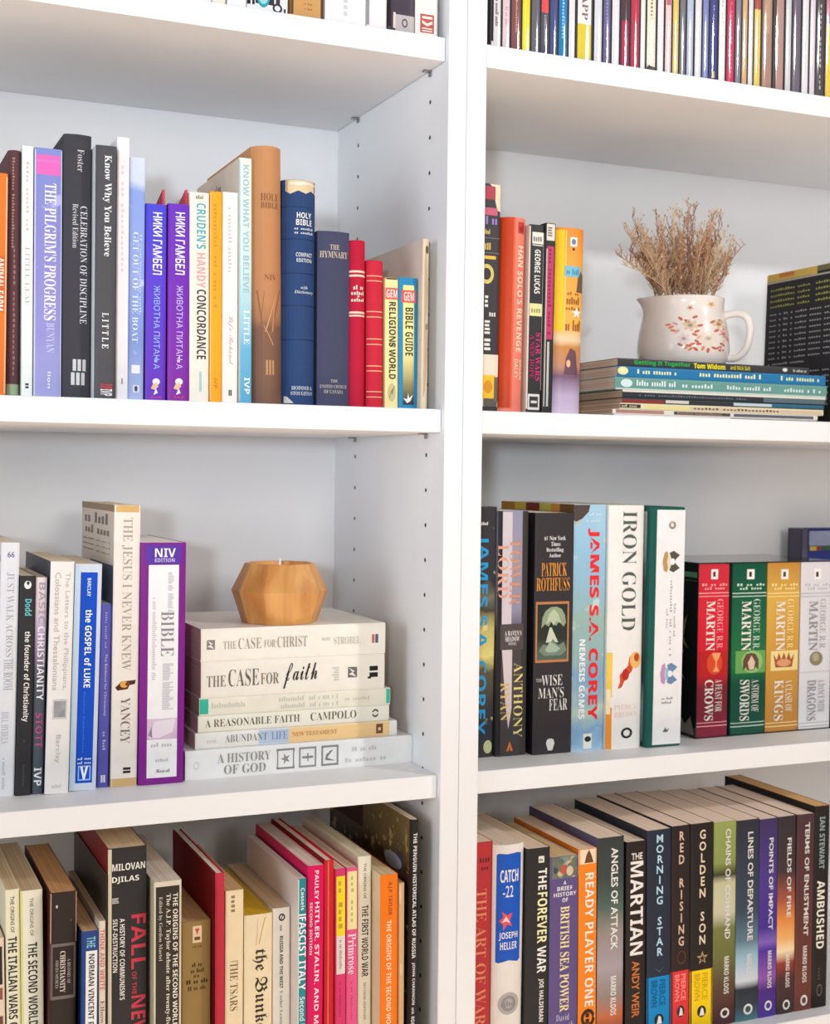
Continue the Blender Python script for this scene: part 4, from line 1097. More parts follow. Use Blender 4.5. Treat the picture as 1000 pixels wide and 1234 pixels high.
bk('R3', PB, 'purple paperback with a painted strip at the head of its spine', (664, 697, 1032), (661, 696, 1234), (100, 84, 138), d=D_R3, pages=(216, 190, 146), left=(96, 150, 170),
   P=[('r', 0, 1, 1032.5, 1058, art([(0, (130, 150, 140)), (.06, (96, 110, 100)), (.5, (150, 140, 110)), (1, (90, 100, 110))], 20.0, 60.0, 1.4, .4, (90.0, (206, 190, 150), .55))), ('e', .36, .56, 1042, 1054, (196, 90, 80)), ('e', .56, .8, 1044, 1056, (214, 200, 170)), ('e', .1, .26, 1044, 1052, (70, 80, 90))],
   T=[('A', .46, .56, 1061.5, 1066, (238, 234, 240), 'bold', 'h', 'subtitle_lettering'), ('BRIEF', .24, .78, 1068, 1073, (238, 234, 240), 'bold', 'h', 'subtitle_lettering'), ('HISTORY', .12, .92, 1075, 1080, (238, 234, 240), 'bold', 'h', 'subtitle_lettering'), ('OF', .42, .62, 1082, 1087, (238, 234, 240), 'bold', 'h', 'subtitle_lettering'),
      ('BRITISH SEA POWER', .36, .68, 1092, 1219, (246, 226, 170), 'serif', 'd'), ('David', .24, .7, 1222, 1230, (206, 196, 226), 'serif-', 'h', 'author_lettering'), ('Howarth', .1, .86, 1232, 1242, (206, 196, 226), 'serif-', 'h', 'author_lettering')])
bk('R3', PB, 'orange paperback with white bold capitals and a cream head', (698, 719.4, 1023), (696.6, 718.4, 1234), (246, 138, 34), d=D_R3, pages=(228, 206, 184),
   P=[('r', 0, 1, 1023.5, 1041, (246, 222, 190)), ([(0, 0), (.2, .6), (.5, 1), (.8, .5), (1, 0)], .3, .8, 1024, 1040, (110, 76, 50)), ('ring', .14, .92, 1216, 1238, (60, 40, 28)), ('two', .4, .6, 1221, 1233, (60, 40, 28)), ('print30', .86, .95, 1050, 1230, (250, 170, 80), 'd')],
   T=[('READY PLAYER ONE', .34, .82, 1052, 1213, (252, 240, 226), 'bold', 'd')])
bk('R3', PB, 'grey-green space paperback with pale lower half and orange foot', (721.4, 752, 1009), (719.2, 751, 1234), (90, 96, 98), d=D_R3, left=(96, 92, 128), pages=(232, 212, 196),
   art_=([(0, (58, 62, 62)), (.2, (66, 76, 74)), (.34, (84, 106, 98)), (.45, (150, 140, 136)), (.6, (170, 160, 168)), (.76, (150, 136, 130)), (.86, (200, 110, 70)), (.95, (130, 70, 60)), (1, (80, 56, 56))], 18.0, .16),
   T=[('ANGLES OF ATTACK', .5, .76, 1022, 1145, (236, 238, 234), 'sans+', 'd'), ('MARKO KLOOS', .5, .72, 1177, 1224, (236, 236, 234), 'bold', 'd', 'author_lettering')])
bk('R3', PB, 'black paperback with white spaced capitals and orange author letters', (756, 778.4, 1014), (753, 778, 1234), (44, 38, 37), d=D_R3, left=(34, 28, 28), pages=(236, 214, 196),
   T=[('THE', .24, .8, 1028, 1036, (236, 232, 228), 'sans+', 'h'), ('MARTIAN', .2, .84, 1038, 1151, (240, 236, 232), 'bold', 'd'), ('ANDY WEIR', .3, .68, 1158, 1226, (206, 120, 60), 'sans+', 'd', 'author_lettering')])
for lab, xs, yt, col, txt, y0, y1, tcol, blk, yb0, lower, lc in [
        ('navy paperback with stacked blue-white capitals over a sky blue block', (780.4, 809, 779.4, 808.4), 1000, (44, 50, 66), 'M\nO\nR\nN\nI\nN\nG\n \nS\nT\nA\nR', 1006, 1152, (190, 224, 246), (10, 140, 206), 1177, 'PIERCE BROWN', (20, 90, 150)),
        ('black-brown paperback with stacked tan capitals over a bright red block', (810, 832, 809, 831), 995, (48, 38, 38), 'R\nE\nD\n \nR\nI\nS\nI\nN\nG', 1002, 1140, (226, 196, 170), (226, 56, 60), 1170, 'PIERCE BROWN', (250, 150, 140)),
        ('black paperback with stacked cream capitals over a yellow block', (832.8, 860, 831.8, 858.4), 992, (42, 37, 36), 'G\nO\nL\nD\nE\nN\n \nS\nO\nN', 1000, 1138, (236, 218, 190), (250, 212, 20), 1169, 'PIERCE BROWN', (214, 170, 30))]:
    bk('R3', PB, lab, (xs[0], xs[1], yt), (xs[2], xs[3], 1234), col, d=D_R3, pages=(226, 208, 194),
       P=[('r', 0, 1, yb0, 1290, blk, 'h', 'spine_label'), ('e', .3, .7, 1212 if yb0 < 1177 else 1222, 1226 if yb0 < 1177 else 1236, (40, 38, 38)), ([(0, 0), (1, 0), (.8, .8), (.4, 1)], .4, .62, 1214 if yb0 < 1177 else 1224, 1224 if yb0 < 1177 else 1234, (244, 240, 236))] +
         ([('star', .26, .78, 1146, 1163, (190, 156, 110)), ('star', .36, .68, 1150, 1160, (42, 37, 36))] if yb0 == 1169 else [('thinring', .3, .76, 1146, 1162, (110, 60, 46))] if yb0 == 1170 else [([(0, .5), (.5, 0), (1, .6), (.5, .14)], .3, .72, 1160, 1172, (90, 100, 116))]),
       T=[(txt, .36, .66, y0, y1, tcol, 'sans+', 'h'), (lower.split()[0], .5, .76, yb0 + 4, yb0 + 36, lc, 'sans+', 'd', 'author_lettering'), (lower.split()[1], .16, .42, yb0 + 4, yb0 + 36, lc, 'sans+', 'd', 'author_lettering')])
for lab, xs, yt, col, stops, txt, y0, y1, ka, kb, ea, eb, s0, s1 in [
        ('moss green paperback with a dark horizon line and round white emblem', (861, 888, 859, 885), 990, (130, 140, 80), [(0, (150, 164, 90)), (.2, (140, 152, 86)), (.26, (60, 62, 46)), (.30, (196, 196, 160)), (.44, (200, 200, 170)), (.52, (120, 126, 70)), (.66, (110, 114, 64)), (.8, (96, 74, 56)), (.92, (84, 50, 50)), (1, (80, 46, 50))], 'CHAINS OF COMMAND', 999, 1132, 1153, 1198, 1215, 1227, .5, .74),
        ('dark blue paperback with a pale icy patch low on its spine', (888.6, 915.4, 886, 914), 988, (60, 66, 80), [(0, (52, 52, 62)), (.2, (56, 62, 76)), (.45, (60, 76, 90)), (.6, (96, 124, 142)), (.68, (150, 186, 204)), (.8, (206, 214, 226)), (.84, (46, 52, 60)), (.92, (56, 66, 76)), (1, (80, 130, 140))], 'LINES OF DEPARTURE', 1003, 1134, 1150, 1178, 1210, 1223, .48, .72),
        ('violet paperback with a light streak across its spine', (916, 938, 913.6, 935), 986.6, (86, 64, 150), [(0, (66, 54, 96)), (.3, (80, 60, 140)), (.55, (72, 50, 150)), (.62, (130, 100, 190)), (.66, (84, 50, 160)), (.8, (140, 90, 170)), (.86, (80, 44, 130)), (1, (84, 60, 160))], 'POINTS OF IMPACT', 1010, 1121, 1146, 1191, 1206, 1218, .5, .74),
        ('dark paperback with an orange and yellow fiery glow printed mid-spine', (938.6, 959.6, 935.4, 957), 983.6, (70, 56, 60), [(0, (58, 52, 56)), (.28, (70, 56, 60)), (.42, (170, 90, 70)), (.52, (222, 140, 70)), (.62, (236, 176, 110)), (.68, (240, 220, 180)), (.74, (150, 64, 50)), (.82, (80, 50, 50)), (1, (66, 54, 56))], 'FIELDS OF FIRE', 1010, 1106, 1150, 1190, 1205, 1217, .5, .74),
        ('maroon brown paperback, last of the series with round white emblems', (960.4, 983, 957.4, 976.8), 981, (96, 58, 56), [(0, (78, 56, 60)), (.4, (92, 56, 56)), (.8, (110, 62, 54)), (1, (116, 66, 58))], 'TERMS OF ENLISTMENT', 991, 1128, 1140, 1184, 1199, 1212, .44, .7)]:
    bk('R3', PB, lab, (xs[0], xs[1], yt), (xs[2], xs[3], 1232), col, d=D_R3, pages=(228, 210, 196), art_=(stops, 12.0, .05, .36),
       P=[('ring', .34, .74, ea, eb, (238, 236, 232), 'h', 'publisher_mark')],
       T=[(txt, s0, s1, y0, y1, (222, 222, 220), 'sans+', 'd'), ('MARKO KLOOS', s0 - .02, s1 - .04, ka, kb, (226, 224, 222), 'bold', 'd', 'author_lettering')])
bk('R3', PB, 'tall black paperback with bold cream title, at the right end of the bottom right shelf', (983.6, 999.5, 971), (977.4, 996.6, 1214), (42, 38, 37), d=D_R3, dep=15.5, pages=(206, 164, 110), left=(30, 26, 26),
   T=[('IAN STEWART', .3, .66, 984, 1047, (150, 170, 174), 'bold', 'd', 'author_lettering'), ('AMBUSHED', .2, .72, 1061, 1143, (240, 236, 220), 'bold', 'd')],
   P=[('thinring', .3, .66, 1186, 1200, (130, 122, 116)), ('print4', .36, .56, 1166, 1182, (80, 74, 70), 'd')])

place_all()


# ------------------------------------------------------------------ things lying down: spine towards the front, head to the left
def lying(name, label, cat, px0, px1, y0l, y1l, d, dep, cover, zbase=None, P=(), T=(), group=None, yaw=0.0, **kw):
    """px0/px1 ends of the spine, y0l/y1l its upper and lower edge at the left end"""
    A, Bp = at_y(px0, y1l, d), at_y(px0, y0l, d)
    w = Bp.z - A.z
    zb = A.z if zbase is None else zbase
    E_ = at_y(px1, y1l + (px1 - px0) * (-0.05 if y1l > 617 else 0.03), d)
    h = E_.x - A.x
    root = thing(name, label, cat, (A.x + h, d, zb + w / 2), (0, -math.pi / 2, yaw), group)
    b = Book(root, w, h, dep, cover, **kw)
    ym = (y0l + y1l) / 2

    def z(px):
        x = at_y(px, ym, d).x
        return max(0.01, min(h - 0.01, h - (x - A.x)))
    dress(b, z, P, T, ())
    b.finish()
    return zb + w + 0.012, A, h


GS = 'books lying in the white stack under the candle'
d0 = at_z(350, 931, TOPS['L2']).y
z = TOPS['L2'] + 0.004
PGS = (206, 178, 146)
z, _, _ = lying(PB, 'widest white book with three square symbols, bottom of the stack', 'book', 223, 496.5, 905.6, 941, d0, 15, (240, 240, 238), z, pages=(238, 238, 236), group=GS,
                P=[('box', .14, .86, 333, 355, (140, 140, 140)), ('star', .3, .7, 338, 350, (150, 150, 150)), ('box', .14, .86, 360, 381, (150, 150, 150)), ('r', .46, .54, 364, 377, (140, 140, 140)), ('r', .36, .64, 370, 371.5, (140, 140, 140)), ('box', .14, .86, 387, 407.5, (140, 140, 140)),
                   ([(0, 0), (.3, .7), (.9, .5), (1, .2), (.6, .8), (.1, .9)], .3, .7, 390, 404, (130, 130, 130)), ('thinring', .36, .62, 233, 240, (206, 206, 204)), ('print9', .58, .74, 424, 454, (206, 206, 206), 'd'), ('print12', .2, .36, 416, 466, (206, 206, 206), 'd')],
                T=[('A HISTORY', .52, .84, 262, 326, (150, 146, 140), 'serif-', 'd'), ('OF GOD', .12, .44, 270, 320, (150, 146, 140), 'serif-', 'd')])
d1 = d0 + 0.55
z, _, _ = lying(PB, 'white book with blue and peach spine halves, second from the stack bottom', 'book', 235, 478, 886, 905, d1, 13.5, (240, 238, 232), z, pages=(226, 200, 168), group=GS,
                P=[('r', 0, 1, 312, 348, (190, 208, 232)), ('r', 0, 1, 348, 469, (246, 208, 150)), ('r', .2, .84, 453, 461, (120, 80, 56)), ('r', .4, .6, 455.5, 458.5, (240, 206, 160)), ('print4', .36, .6, 249, 261, (216, 214, 208), 'd')],
                T=[('ABUNDANT', .3, .78, 271, 322, (140, 140, 140), 'serif-', 'd'), ('LIFE', .3, .8, 327, 346, (140, 152, 170), 'serif-', 'd'), ('NEW TESTAMENT', .4, .68, 352, 406, (206, 150, 90), 'serif', 'd', 'subtitle_lettering')])
z, _, _ = lying(PB, 'thin ivory book with black serif capitals, third from the bottom of the stack', 'book', 238.5, 468.5, 866, 886, d1 + .15, 13.5, (243, 238, 222), z, pages=(226, 200, 168), group=GS,
                P=[('ring', .26, .78, 448, 456, (80, 76, 70), 'h', 'publisher_mark'), ('r', .46, .58, 448, 456, (240, 236, 220))],
                T=[('A REASONABLE FAITH', .3, .76, 247, 361, (96, 92, 84), 'serif-', 'd'), ('CAMPOLO', .3, .8, 374, 429, (96, 92, 84), 'serif-', 'd', 'author_lettering')])
z, _, _ = lying(PB, 'pale cream book with teal-green spine ends in the white stack', 'book', 240, 470, 844.5, 866, d1 + .1, 14, (238, 232, 214), z, left=(150, 196, 172), right=(220, 224, 206), pages=(204, 176, 140), group=GS,
                P=[('r', .1, .94, 240.5, 251, (50, 190, 160)), ('r', .1, .94, 465, 469.5, (70, 190, 160)), ('print14', .4, .7, 255, 296, (206, 204, 190), 'd'), ('print26', .56, .84, 336, 408, (206, 206, 190), 'd'), ('print26', .16, .44, 338, 408, (206, 206, 190), 'd'), ('print10', .4, .6, 416, 446, (210, 206, 192), 'd')])
z, _, _ = lying(PB, 'thick cream book with brushed black word on its spine, second from the top', 'book', 242, 463, 800.5, 844.5, d1, 14, (240, 234, 222), z, pages=(206, 180, 150), group=GS,
                P=[('r', .3, .36, 443, 447, (40, 38, 36)), ('twoup', .34, .66, 445, 455, (34, 32, 32)), ('r', .36, .66, 419, 430, (110, 108, 106)), ([(0, 0), (.3, 1), (.6, .2), (1, 1), (.5, .5)], .38, .64, 420, 429, (236, 230, 220)), ('print6', .3, .7, 400, 408, (206, 202, 194))],
                T=[('THE', .3, .6, 249, 272, (120, 112, 102), 'serif-', 'd'), ('CASE', .28, .76, 275, 312, (110, 102, 94), 'serif-', 'd'), ('FOR', .3, .62, 314, 336, (120, 112, 102), 'serif-', 'd'), ('faith', .14, .86, 341, 382, (40, 36, 36), 'script', 'd')])
zt, A, hL = lying(PB, 'thick cream book on top of the white stack, under the wooden candle', 'book', 242, 464, 760, 799.3, d1, 14.5, (241, 236, 224), z, pages=(214, 190, 160), group=GS,
                  P=[('r', .36, .66, 249, 259, (140, 136, 130)), ([(0, 0), (.3, 1), (.6, .2), (1, 1), (.5, .5)], .38, .64, 250, 258, (238, 232, 220)), ('r', .36, .64, 448, 451, (196, 110, 90)), ('r', .36, .64, 452, 455.5, (90, 96, 130)), ('print4', .5, .64, 388, 398, (200, 194, 184), 'd')],
                  T=[('THE', .36, .6, 269, 285, (176, 168, 154), 'serif-', 'd'), ('CASE', .34, .68, 287, 315, (166, 158, 144), 'serif-', 'd'), ('FOR', .36, .6, 318, 332, (176, 168, 154), 'serif-', 'd'), ('CHRIST', .34, .68, 334, 370, (166, 158, 144), 'serif-', 'd'), ('STROBEL', .36, .6, 402, 434, (196, 190, 178), 'serif-', 'd', 'author_lettering')])

# the wooden candle on the stack
cc = at_z(336, 749, zt)
dc = d1 + 4.0
cx = at_y(336.5, 748, dc).x
px = 1.0 / ((at_y(400, 710, dc).x - at_y(300, 710, dc).x) / 100.0)
R_w = 0.5 * (390.5 - 280.5) / px
ratio = (at_y(336, 677, dc).z - at_y(336, 752, dc).z)
hh_ = at_y(336, 678, dc).z - zt
r_b, r_t = R_w * 0.78, R_w * 0.72
candle = thing('candle', 'faceted honey-coloured wooden candle holder on top of the white book stack', 'candle', (cx, dc, zt))
wd = wood('honey_wood', (186, 116, 52), (226, 168, 98), 30.0, (1.0, 1.0, 0.10))
mb = MB()
NF = 10
mb.lathe([(r_b, 0.0), (R_w, hh_ * 0.54), (r_t, hh_), (r_t - 0.35, hh_), (r_t - 0.4, hh_ - 0.5)], wd, NF, cap0=True, cap1=False)
o = mb.build('holder', candle)
o.rotation_euler = (0, 0, 0.31)
bev = o.modifiers.new('edge', 'BEVEL')
bev.width = 0.0006
bev.segments = 2
mb = MB()
mb.lathe([(r_t - 0.42, hh_ - 1.2), (r_t - 0.42, hh_ - 0.45), (0.4, hh_ - 0.42)], flat((240, 230, 208), 0.35), 32)
wax = mb.build('wax', candle)
mb = MB()
mb.tube([(0, 0, hh_ - 0.5), (0.01, 0, hh_ + 0.1), (0.03, 0, hh_ + 0.42)], 0.10, flat((244, 240, 234), 0.8), 8)
mb.build('wick', wax)

# ------------------------------------------------------------------ magazines under the jug
GM = 'magazines piled under the jug'
zb = TOPS['R1'] + 0.004
dm = 4.0
mags = [
    ('lowest thin white magazine of the pile under the jug', 740, 984, 495, 498.5, (232, 228, 222), 12.0, [('r', .2, .8, 880, 984, (60, 60, 90))], []),
    ('thin magazine with pink-brown and black spine pattern, second from the bottom of the pile', 738, 985, 489, 495, (236, 226, 214), 21, [('r', .2, .9, 742, 800, (176, 130, 120)), ('r', .2, .85, 812, 880, (70, 74, 66)), ('print30', .3, .8, 816, 870, (176, 120, 110), 'd'), ('r', .2, .8, 884, 980, (96, 100, 110))], []),
    ('thin magazine with pale yellow spine and black title at its left end', 747, 992, 481, 488.5, (238, 226, 186), 21, [('r', .2, .8, 747, 772, (60, 56, 50)), ('print8', .34, .7, 749, 768, (226, 214, 170), 'd'), ('r', .1, .7, 776, 832, (238, 222, 150)), ('r', .2, .7, 832, 990, (226, 196, 170)), ('print24', .3, .64, 836, 940, (110, 84, 66), 'd')], []),
    ('thin magazine with a dark red and black spine, fourth from the bottom of the pile', 750, 993, 474.5, 480.5, (60, 66, 72), 21, [('r', .0, .7, 750, 800, (150, 56, 50)), ('r', .2, .8, 802, 830, (226, 214, 200)), ('r', .1, .9, 832, 884, (52, 56, 58)), ('r', .2, .8, 884, 930, (206, 220, 224)), ('r', .2, .9, 930, 992, (50, 110, 136))], []),
    ('thin black magazine with a cream upper edge, below the teal one', 750, 996, 464.5, 474, (52, 56, 60), 21, [('r', .74, 1, 750, 995, (240, 230, 214)), ('print40', .3, .5, 770, 900, (120, 130, 140), 'd'), ('r', .1, .7, 920, 994, (96, 116, 122))], []),
    ('teal green magazine with white spine lettering, third from the top of the pile', 741, 996, 448.5, 463.6, (110, 160, 150), 21.5,
     [('r', 0, .12, 742, 995, (216, 226, 218)), ('e', .2, .86, 748, 762, (222, 240, 238)), ('print16', .36, .8, 767, 815, (232, 242, 240), 'd'), ('print10', .36, .7, 822, 860, (224, 236, 234), 'd'), ('print16', .36, .7, 876, 930, (224, 236, 234), 'd'), ('print13', .36, .7, 945, 990, (222, 236, 232), 'd')], []),
    ('blue magazine with pale yellow spine lettering, second from the top of the pile', 744, 994.6, 434.5, 447.6, (36, 120, 172), 21,
     [('e', .2, .95, 744, 757, (240, 232, 150)), ('star', .3, .86, 746, 755, (246, 246, 226)), ('print15', .36, .78, 768, 816, (236, 240, 190), 'd'), ('print22', .36, .8, 843, 918, (236, 240, 190), 'd'), ('print15', .36, .8, 941, 988, (226, 236, 176), 'd')], []),
    ('black magazine with green and yellow spine lettering, on top of the pile', 744.6, 975, 424.5, 433.8, (58, 58, 60), 20.5,
     [('print12', .34, .7, 956, 972, (200, 200, 200), 'd'), ('e', .3, .8, 943, 949, (220, 220, 220))], [('Getting It Together', .14, .86, 764, 832, (40, 170, 80), 'bold+', 'd'), ('Tom Widom', .14, .86, 836, 874, (240, 226, 40), 'bold+', 'd', 'author_lettering'), ('and Nick Salt', .2, .8, 880, 904, (206, 196, 60), 'bold', 'd', 'author_lettering')])]
zz = zb
for k, (lab, a, b_, y0, y1, col, dep, P_, T_) in enumerate(mags):
    zz, Am, hm = lying('magazine', lab, 'magazine', a, b_, y0, y1, dm, dep, col, zz, P=P_, T=T_, group=GM, pages=(204, 186, 168) if k > 4 else (190, 160, 130), sag=0.06)
z_mag = zz

# ------------------------------------------------------------------ the flowered jug
dj = dm + 6.2
jc = at_y(823, 424, dj)
ppx = 100.0 / (at_y(870, 380, dj).x - at_y(770, 380, dj).x)
pv = 100.0 / (at_y(823, 330, dj).z - at_y(823, 430, dj).z)
jug = thing('jug', 'small cream ceramic jug with orange flower print, on top of the magazine pile', 'jug', (jc.x, dj, z_mag))
HJ = (424 - 343) / pv
glaze = flat((236, 226, 218), 0.22, 0.25, 0.02)
Rb = 0.5 * 92 / ppx
prof_o = [(0.80, 0.0), (0.86, 0.012), (0.955, .10), (1.0, .24), (.985, .40), (.945, .58), (.89, .74), (.865, .86), (.868, .94), (.885, 1.0)]
prof_i = [(.855, 1.0), (.83, .93), (.83, .80), (.88, .5), (.93, .25), (.7, .06), (0.02, .05)]


def rad_at(t):
    for (r0, t0), (r1, t1) in zip(prof_o, prof_o[1:]):
        if t0 <= t <= t1:
            return (r0 + (r1 - r0) * (t - t0) / max(1e-6, t1 - t0)) * Rb
    return prof_o[-1][0] * Rb


SP = 2.62      # the way the lip points (to the left)


def warp(x, y, zq, a):
    t = zq / HJ
    if t > 0.72:
        f = max(0.0, math.cos(a - SP)) ** 9 * ((t - 0.72) / 0.28) ** 2
        k = 1.0 + 0.17 * f
        return x * k, y * k, zq + 0.05 * f
    return x, y, zq


def smooth_prof(pr, n=4):
    out = []
    P_ = [pr[0]] + list(pr) + [pr[-1]]
    for i in range(1, len(P_) - 2):
        for k in range(n):
            t = k / n
            q = []
            for c in (0, 1):
                p0, p1, p2, p3 = P_[i - 1][c], P_[i][c], P_[i + 1][c], P_[i + 2][c]
                q.append(0.5 * (2 * p1 + (p2 - p0) * t + (2 * p0 - 5 * p1 + 4 * p2 - p3) * t * t + (3 * p1 - p0 - 3 * p2 + p3) * t ** 3))
            out.append(tuple(q))
    out.append(pr[-1])
    return out


PO = smooth_prof(prof_o)
mb = MB()
mb.lathe([(r * Rb, t * HJ) for r, t in PO] + [(.871 * Rb, 1.008 * HJ)] + [(r * Rb, t * HJ) for r, t in smooth_prof(prof_i)], glaze, 72, warp=warp, cap1=False)
body = mb.build('jug_body', jug, smooth=True)


def rad_s(t):
    for (r0, t0), (r1, t1) in zip(PO, PO[1:]):
        if t0 <= t <= t1:
            return (r0 + (r1 - r0) * (t - t0) / max(1e-6, t1 - t0)) * Rb
    return PO[-1][0] * Rb


mb = MB()
hp = []
ca, sa = math.cos(-0.5), math.sin(-0.5)
for x, t in [(.80, .74), (.98, .785), (1.18, .80), (1.36, .75), (1.44, .60), (1.42, .42), (1.34, .26), (1.18, .15), (1.0, .13), (.88, .16)]:
    hp.append((x * Rb, t * HJ))
hp = smooth_prof(hp, 4)
mb.tube([(x * ca, x * sa, t) for x, t in hp], [0.40 if 2 < i < len(hp) - 3 else 0.5 for i in range(len(hp))], glaze, 12, 0.75)
mb.build('handle', jug, smooth=True)
# flower print: little shapes following the glazed surface
vx = CAM.x - jc.x
vy = CAM.y - dj
A0 = math.atan2(vy, vx)                    # the side of the jug the photograph was taken from
mb = MB()
rnd = random.Random(5)


def decal(pxx, pyy, sx, sy, kind, c, rot=0.0):
    """pxx: offset across the face in picture pixels of the photo, from the jug's middle; pyy: height in the same"""
    vs, fs = shape2d(kind)
    out = []
    cr, sr = math.cos(rot), math.sin(rot)
    for u, v in vs:
        du, dv = (u - .5) * sx, (v - .5) * sy
        X = (pxx + du * cr - dv * sr) / ppx
        Zq = (424 - (pyy - du * sr - dv * cr)) / pv
        t = max(0.02, min(0.98, Zq / HJ))
        r = rad_s(t) + 0.012
        th = A0 + math.asin(max(-.98, min(.98, X / r)))
        out.append((r * math.cos(th), r * math.sin(th), Zq))
    mb.add(out, fs, flat(c, 0.3))


def flower(x, y, r, petal, heart, n=6):
    for i in range(n):
        a = 2 * math.pi * i / n + .3
        decal(x + r * .62 * math.cos(a), y + r * .62 * math.sin(a), r * .8, r * .55, 'e', petal, -a)
    decal(x, y, r * .75, r * .75, 'e', heart)


cxp = 823
RED, PINK, BROWN, GREY = (206, 104, 76), (226, 170, 156), (176, 110, 70), (176, 164, 154)
flower(829.5 - cxp, 379, 7.5, (222, 196, 170), (160, 140, 122))
flower(847 - cxp, 394, 9.0, (232, 214, 196), GREY, 7)
flower(823.5 - cxp, 395, 6.5, (226, 206, 200), (170, 150, 160))
flower(857 - cxp, 376, 6.0, (226, 196, 160), BROWN, 5)
flower(829 - cxp, 358, 3.2, (214, 170, 150), (130, 80, 66), 5)
flower(849.5 - cxp, 353, 3.6, (226, 190, 140), (206, 140, 80), 5)
flower(862 - cxp, 387, 5.0, PINK, (190, 120, 110), 5)
for x, y, rr in [(811, 381, .4), (815, 377, -.5), (817, 386, .7), (813, 385, -.2), (820, 371, -.8), (826, 374, -.6), (834, 369, .5), (839, 379, .2), (836, 386, .5), (834, 390, -.4), (838, 393, .8), (836, 398, -.7), (832, 401, .3), (828, 403, -.2), (830, 407, .7), (835, 407, -.8), (842, 406, 1.2), (847, 408, 1.4), (853, 405, -.4), (858, 404, .5), (861, 400, -.6), (864, 396, .3),
                 (851, 374, .7), (859, 372, -.5), (863, 380, 1.0), (865, 392, -.9), (860, 407, .2), (826, 405, .9), (808, 378, .1), (820, 402, -.5), (838, 401, .2), (855, 384, .6)]:
    decal(x - cxp, y, 6.0, 3.0, 'e', rnd.choice([RED, RED, PINK, BROWN, (226, 140, 100)]), rr)
mb.build('flower_print', body)

# dried sprigs standing in the jug, one mesh each
base_z = HJ * .3
bunch = thing('dried_flower_bunch', 'tangled bunch of dry brown sprigs standing in the flowered jug', 'dried flowers', (jc.x, dj, z_mag + base_z))
rnd = random.Random(11)
SPR = [flat(c, 0.9) for c in [(178, 134, 102), (194, 152, 120), (152, 112, 88), (220, 194, 160), (204, 172, 138)]]
tops = [(742, 306), (752, 276), (762, 262), (768, 266), (774, 280), (790, 262), (797, 266), (806, 272), (812, 250), (818, 258), (825, 262), (832, 246), (838, 248), (845, 272), (852, 274), (858, 262), (864, 258), (868, 264),
        (872, 282), (884, 292), (893, 298), (886, 306), (758, 300), (784, 292), (800, 286), (822, 280), (840, 284), (856, 288), (870, 302), (748, 318), (876, 316), (812, 292), (832, 292), (766, 288), (778, 300), (792, 304), (846, 300),
        (806, 306), (864, 292), (760, 282), (820, 304), (850, 282), (838, 306), (770, 314), (858, 310)]
rim_z = HJ * .70
lim = .72 * Rb


def inside(p):
    """keep what is still inside the jug clear of its wall"""
    if p.z < rim_z + .5:
        r = math.hypot(p.x, p.y)
        if r > lim:
            return Vector((p.x * lim / r, p.y * lim / r, p.z))
    return p


for k, (tx, ty) in enumerate(tops):
    m = SPR[k % len(SPR)]
    mb = MB()
    yy = rnd.uniform(-1.0, 1.0) * 0.42 * Rb
    tip = at_y(tx, ty, dj + yy * 1.9)
    tip = Vector((tip.x - jc.x, yy * 1.9, tip.z - z_mag - base_z))
    root_ = Vector((max(-.3, min(.3, tip.x / 12.0)) * Rb, yy * .4, 0.2))
    lip = Vector((max(-.62 * Rb, min(.62 * Rb, tip.x * .55)), yy * .8, rim_z))
    pts = []
    for i in range(13):
        t = i / 12
        if t < .4:
            p = root_.lerp(lip, t / .4)
        else:
            q = (t - .4) / .6
            mid = lip + Vector((lip.x - root_.x, 0, rim_z)) * .35 * ((tip - lip).length / 6.0)
            p = lip * (1 - q) ** 2 + mid * (2 * q * (1 - q)) + tip * q * q
        if 4 < i < 12:
            p += Vector((rnd.uniform(-.14, .14), rnd.uniform(-.1, .1), 0))
        pts.append(inside(p))
    mb.tube(pts, [0.095 - 0.06 * i / 12 for i in range(13)], m, 5)
    for i in range(5, 13):
        if pts[i].z < rim_z + .7:
            continue
        for q in range(6 if i < 12 else 4):
            up = rnd.uniform(.5, 1.6)
            dirv = Vector((rnd.uniform(-.9, .9), rnd.uniform(-.8, .8), up)).normalized()
            L_ = rnd.uniform(.6, 1.8) * (1.0 if i < 11 else .55)
            a = pts[i].lerp(pts[i - 1], rnd.random() * .9)
            b_ = a + dirv * L_ * .5 + Vector((dirv.x * .12, 0, 0))
            c_ = a + dirv * L_ + Vector((rnd.uniform(-.15, .15), 0, rnd.uniform(.05, .3)))
            if c_.z > tip.z + .5:
                c_.z = tip.z + .3
            mb.tube([a, b_, c_], [0.045, 0.038, 0.026], m, 4)
            for w_ in range(2):
                a2 = b_.lerp(c_, rnd.random())
                c2_ = a2 + Vector((rnd.uniform(-.5, .5), rnd.uniform(-.4, .4), rnd.uniform(.15, .7)))
                mb.tube([a2, c2_], [0.028, 0.02], m, 3)
                if rnd.random() < .55:
                    s = rnd.uniform(.05, .10)
                    n0 = len(mb.v)
                    mb.lathe([(s * .3, -s * 1.6), (s, 0), (s * .3, s * 1.6)], rnd.choice(SPR), 5, cx=c2_.x, cy=c2_.y)
                    for ii in range(n0, len(mb.v)):
                        v = mb.v[ii]
                        mb.v[ii] = (v[0], v[1], v[2] + c2_.z)
    mb.build('sprig', bunch)

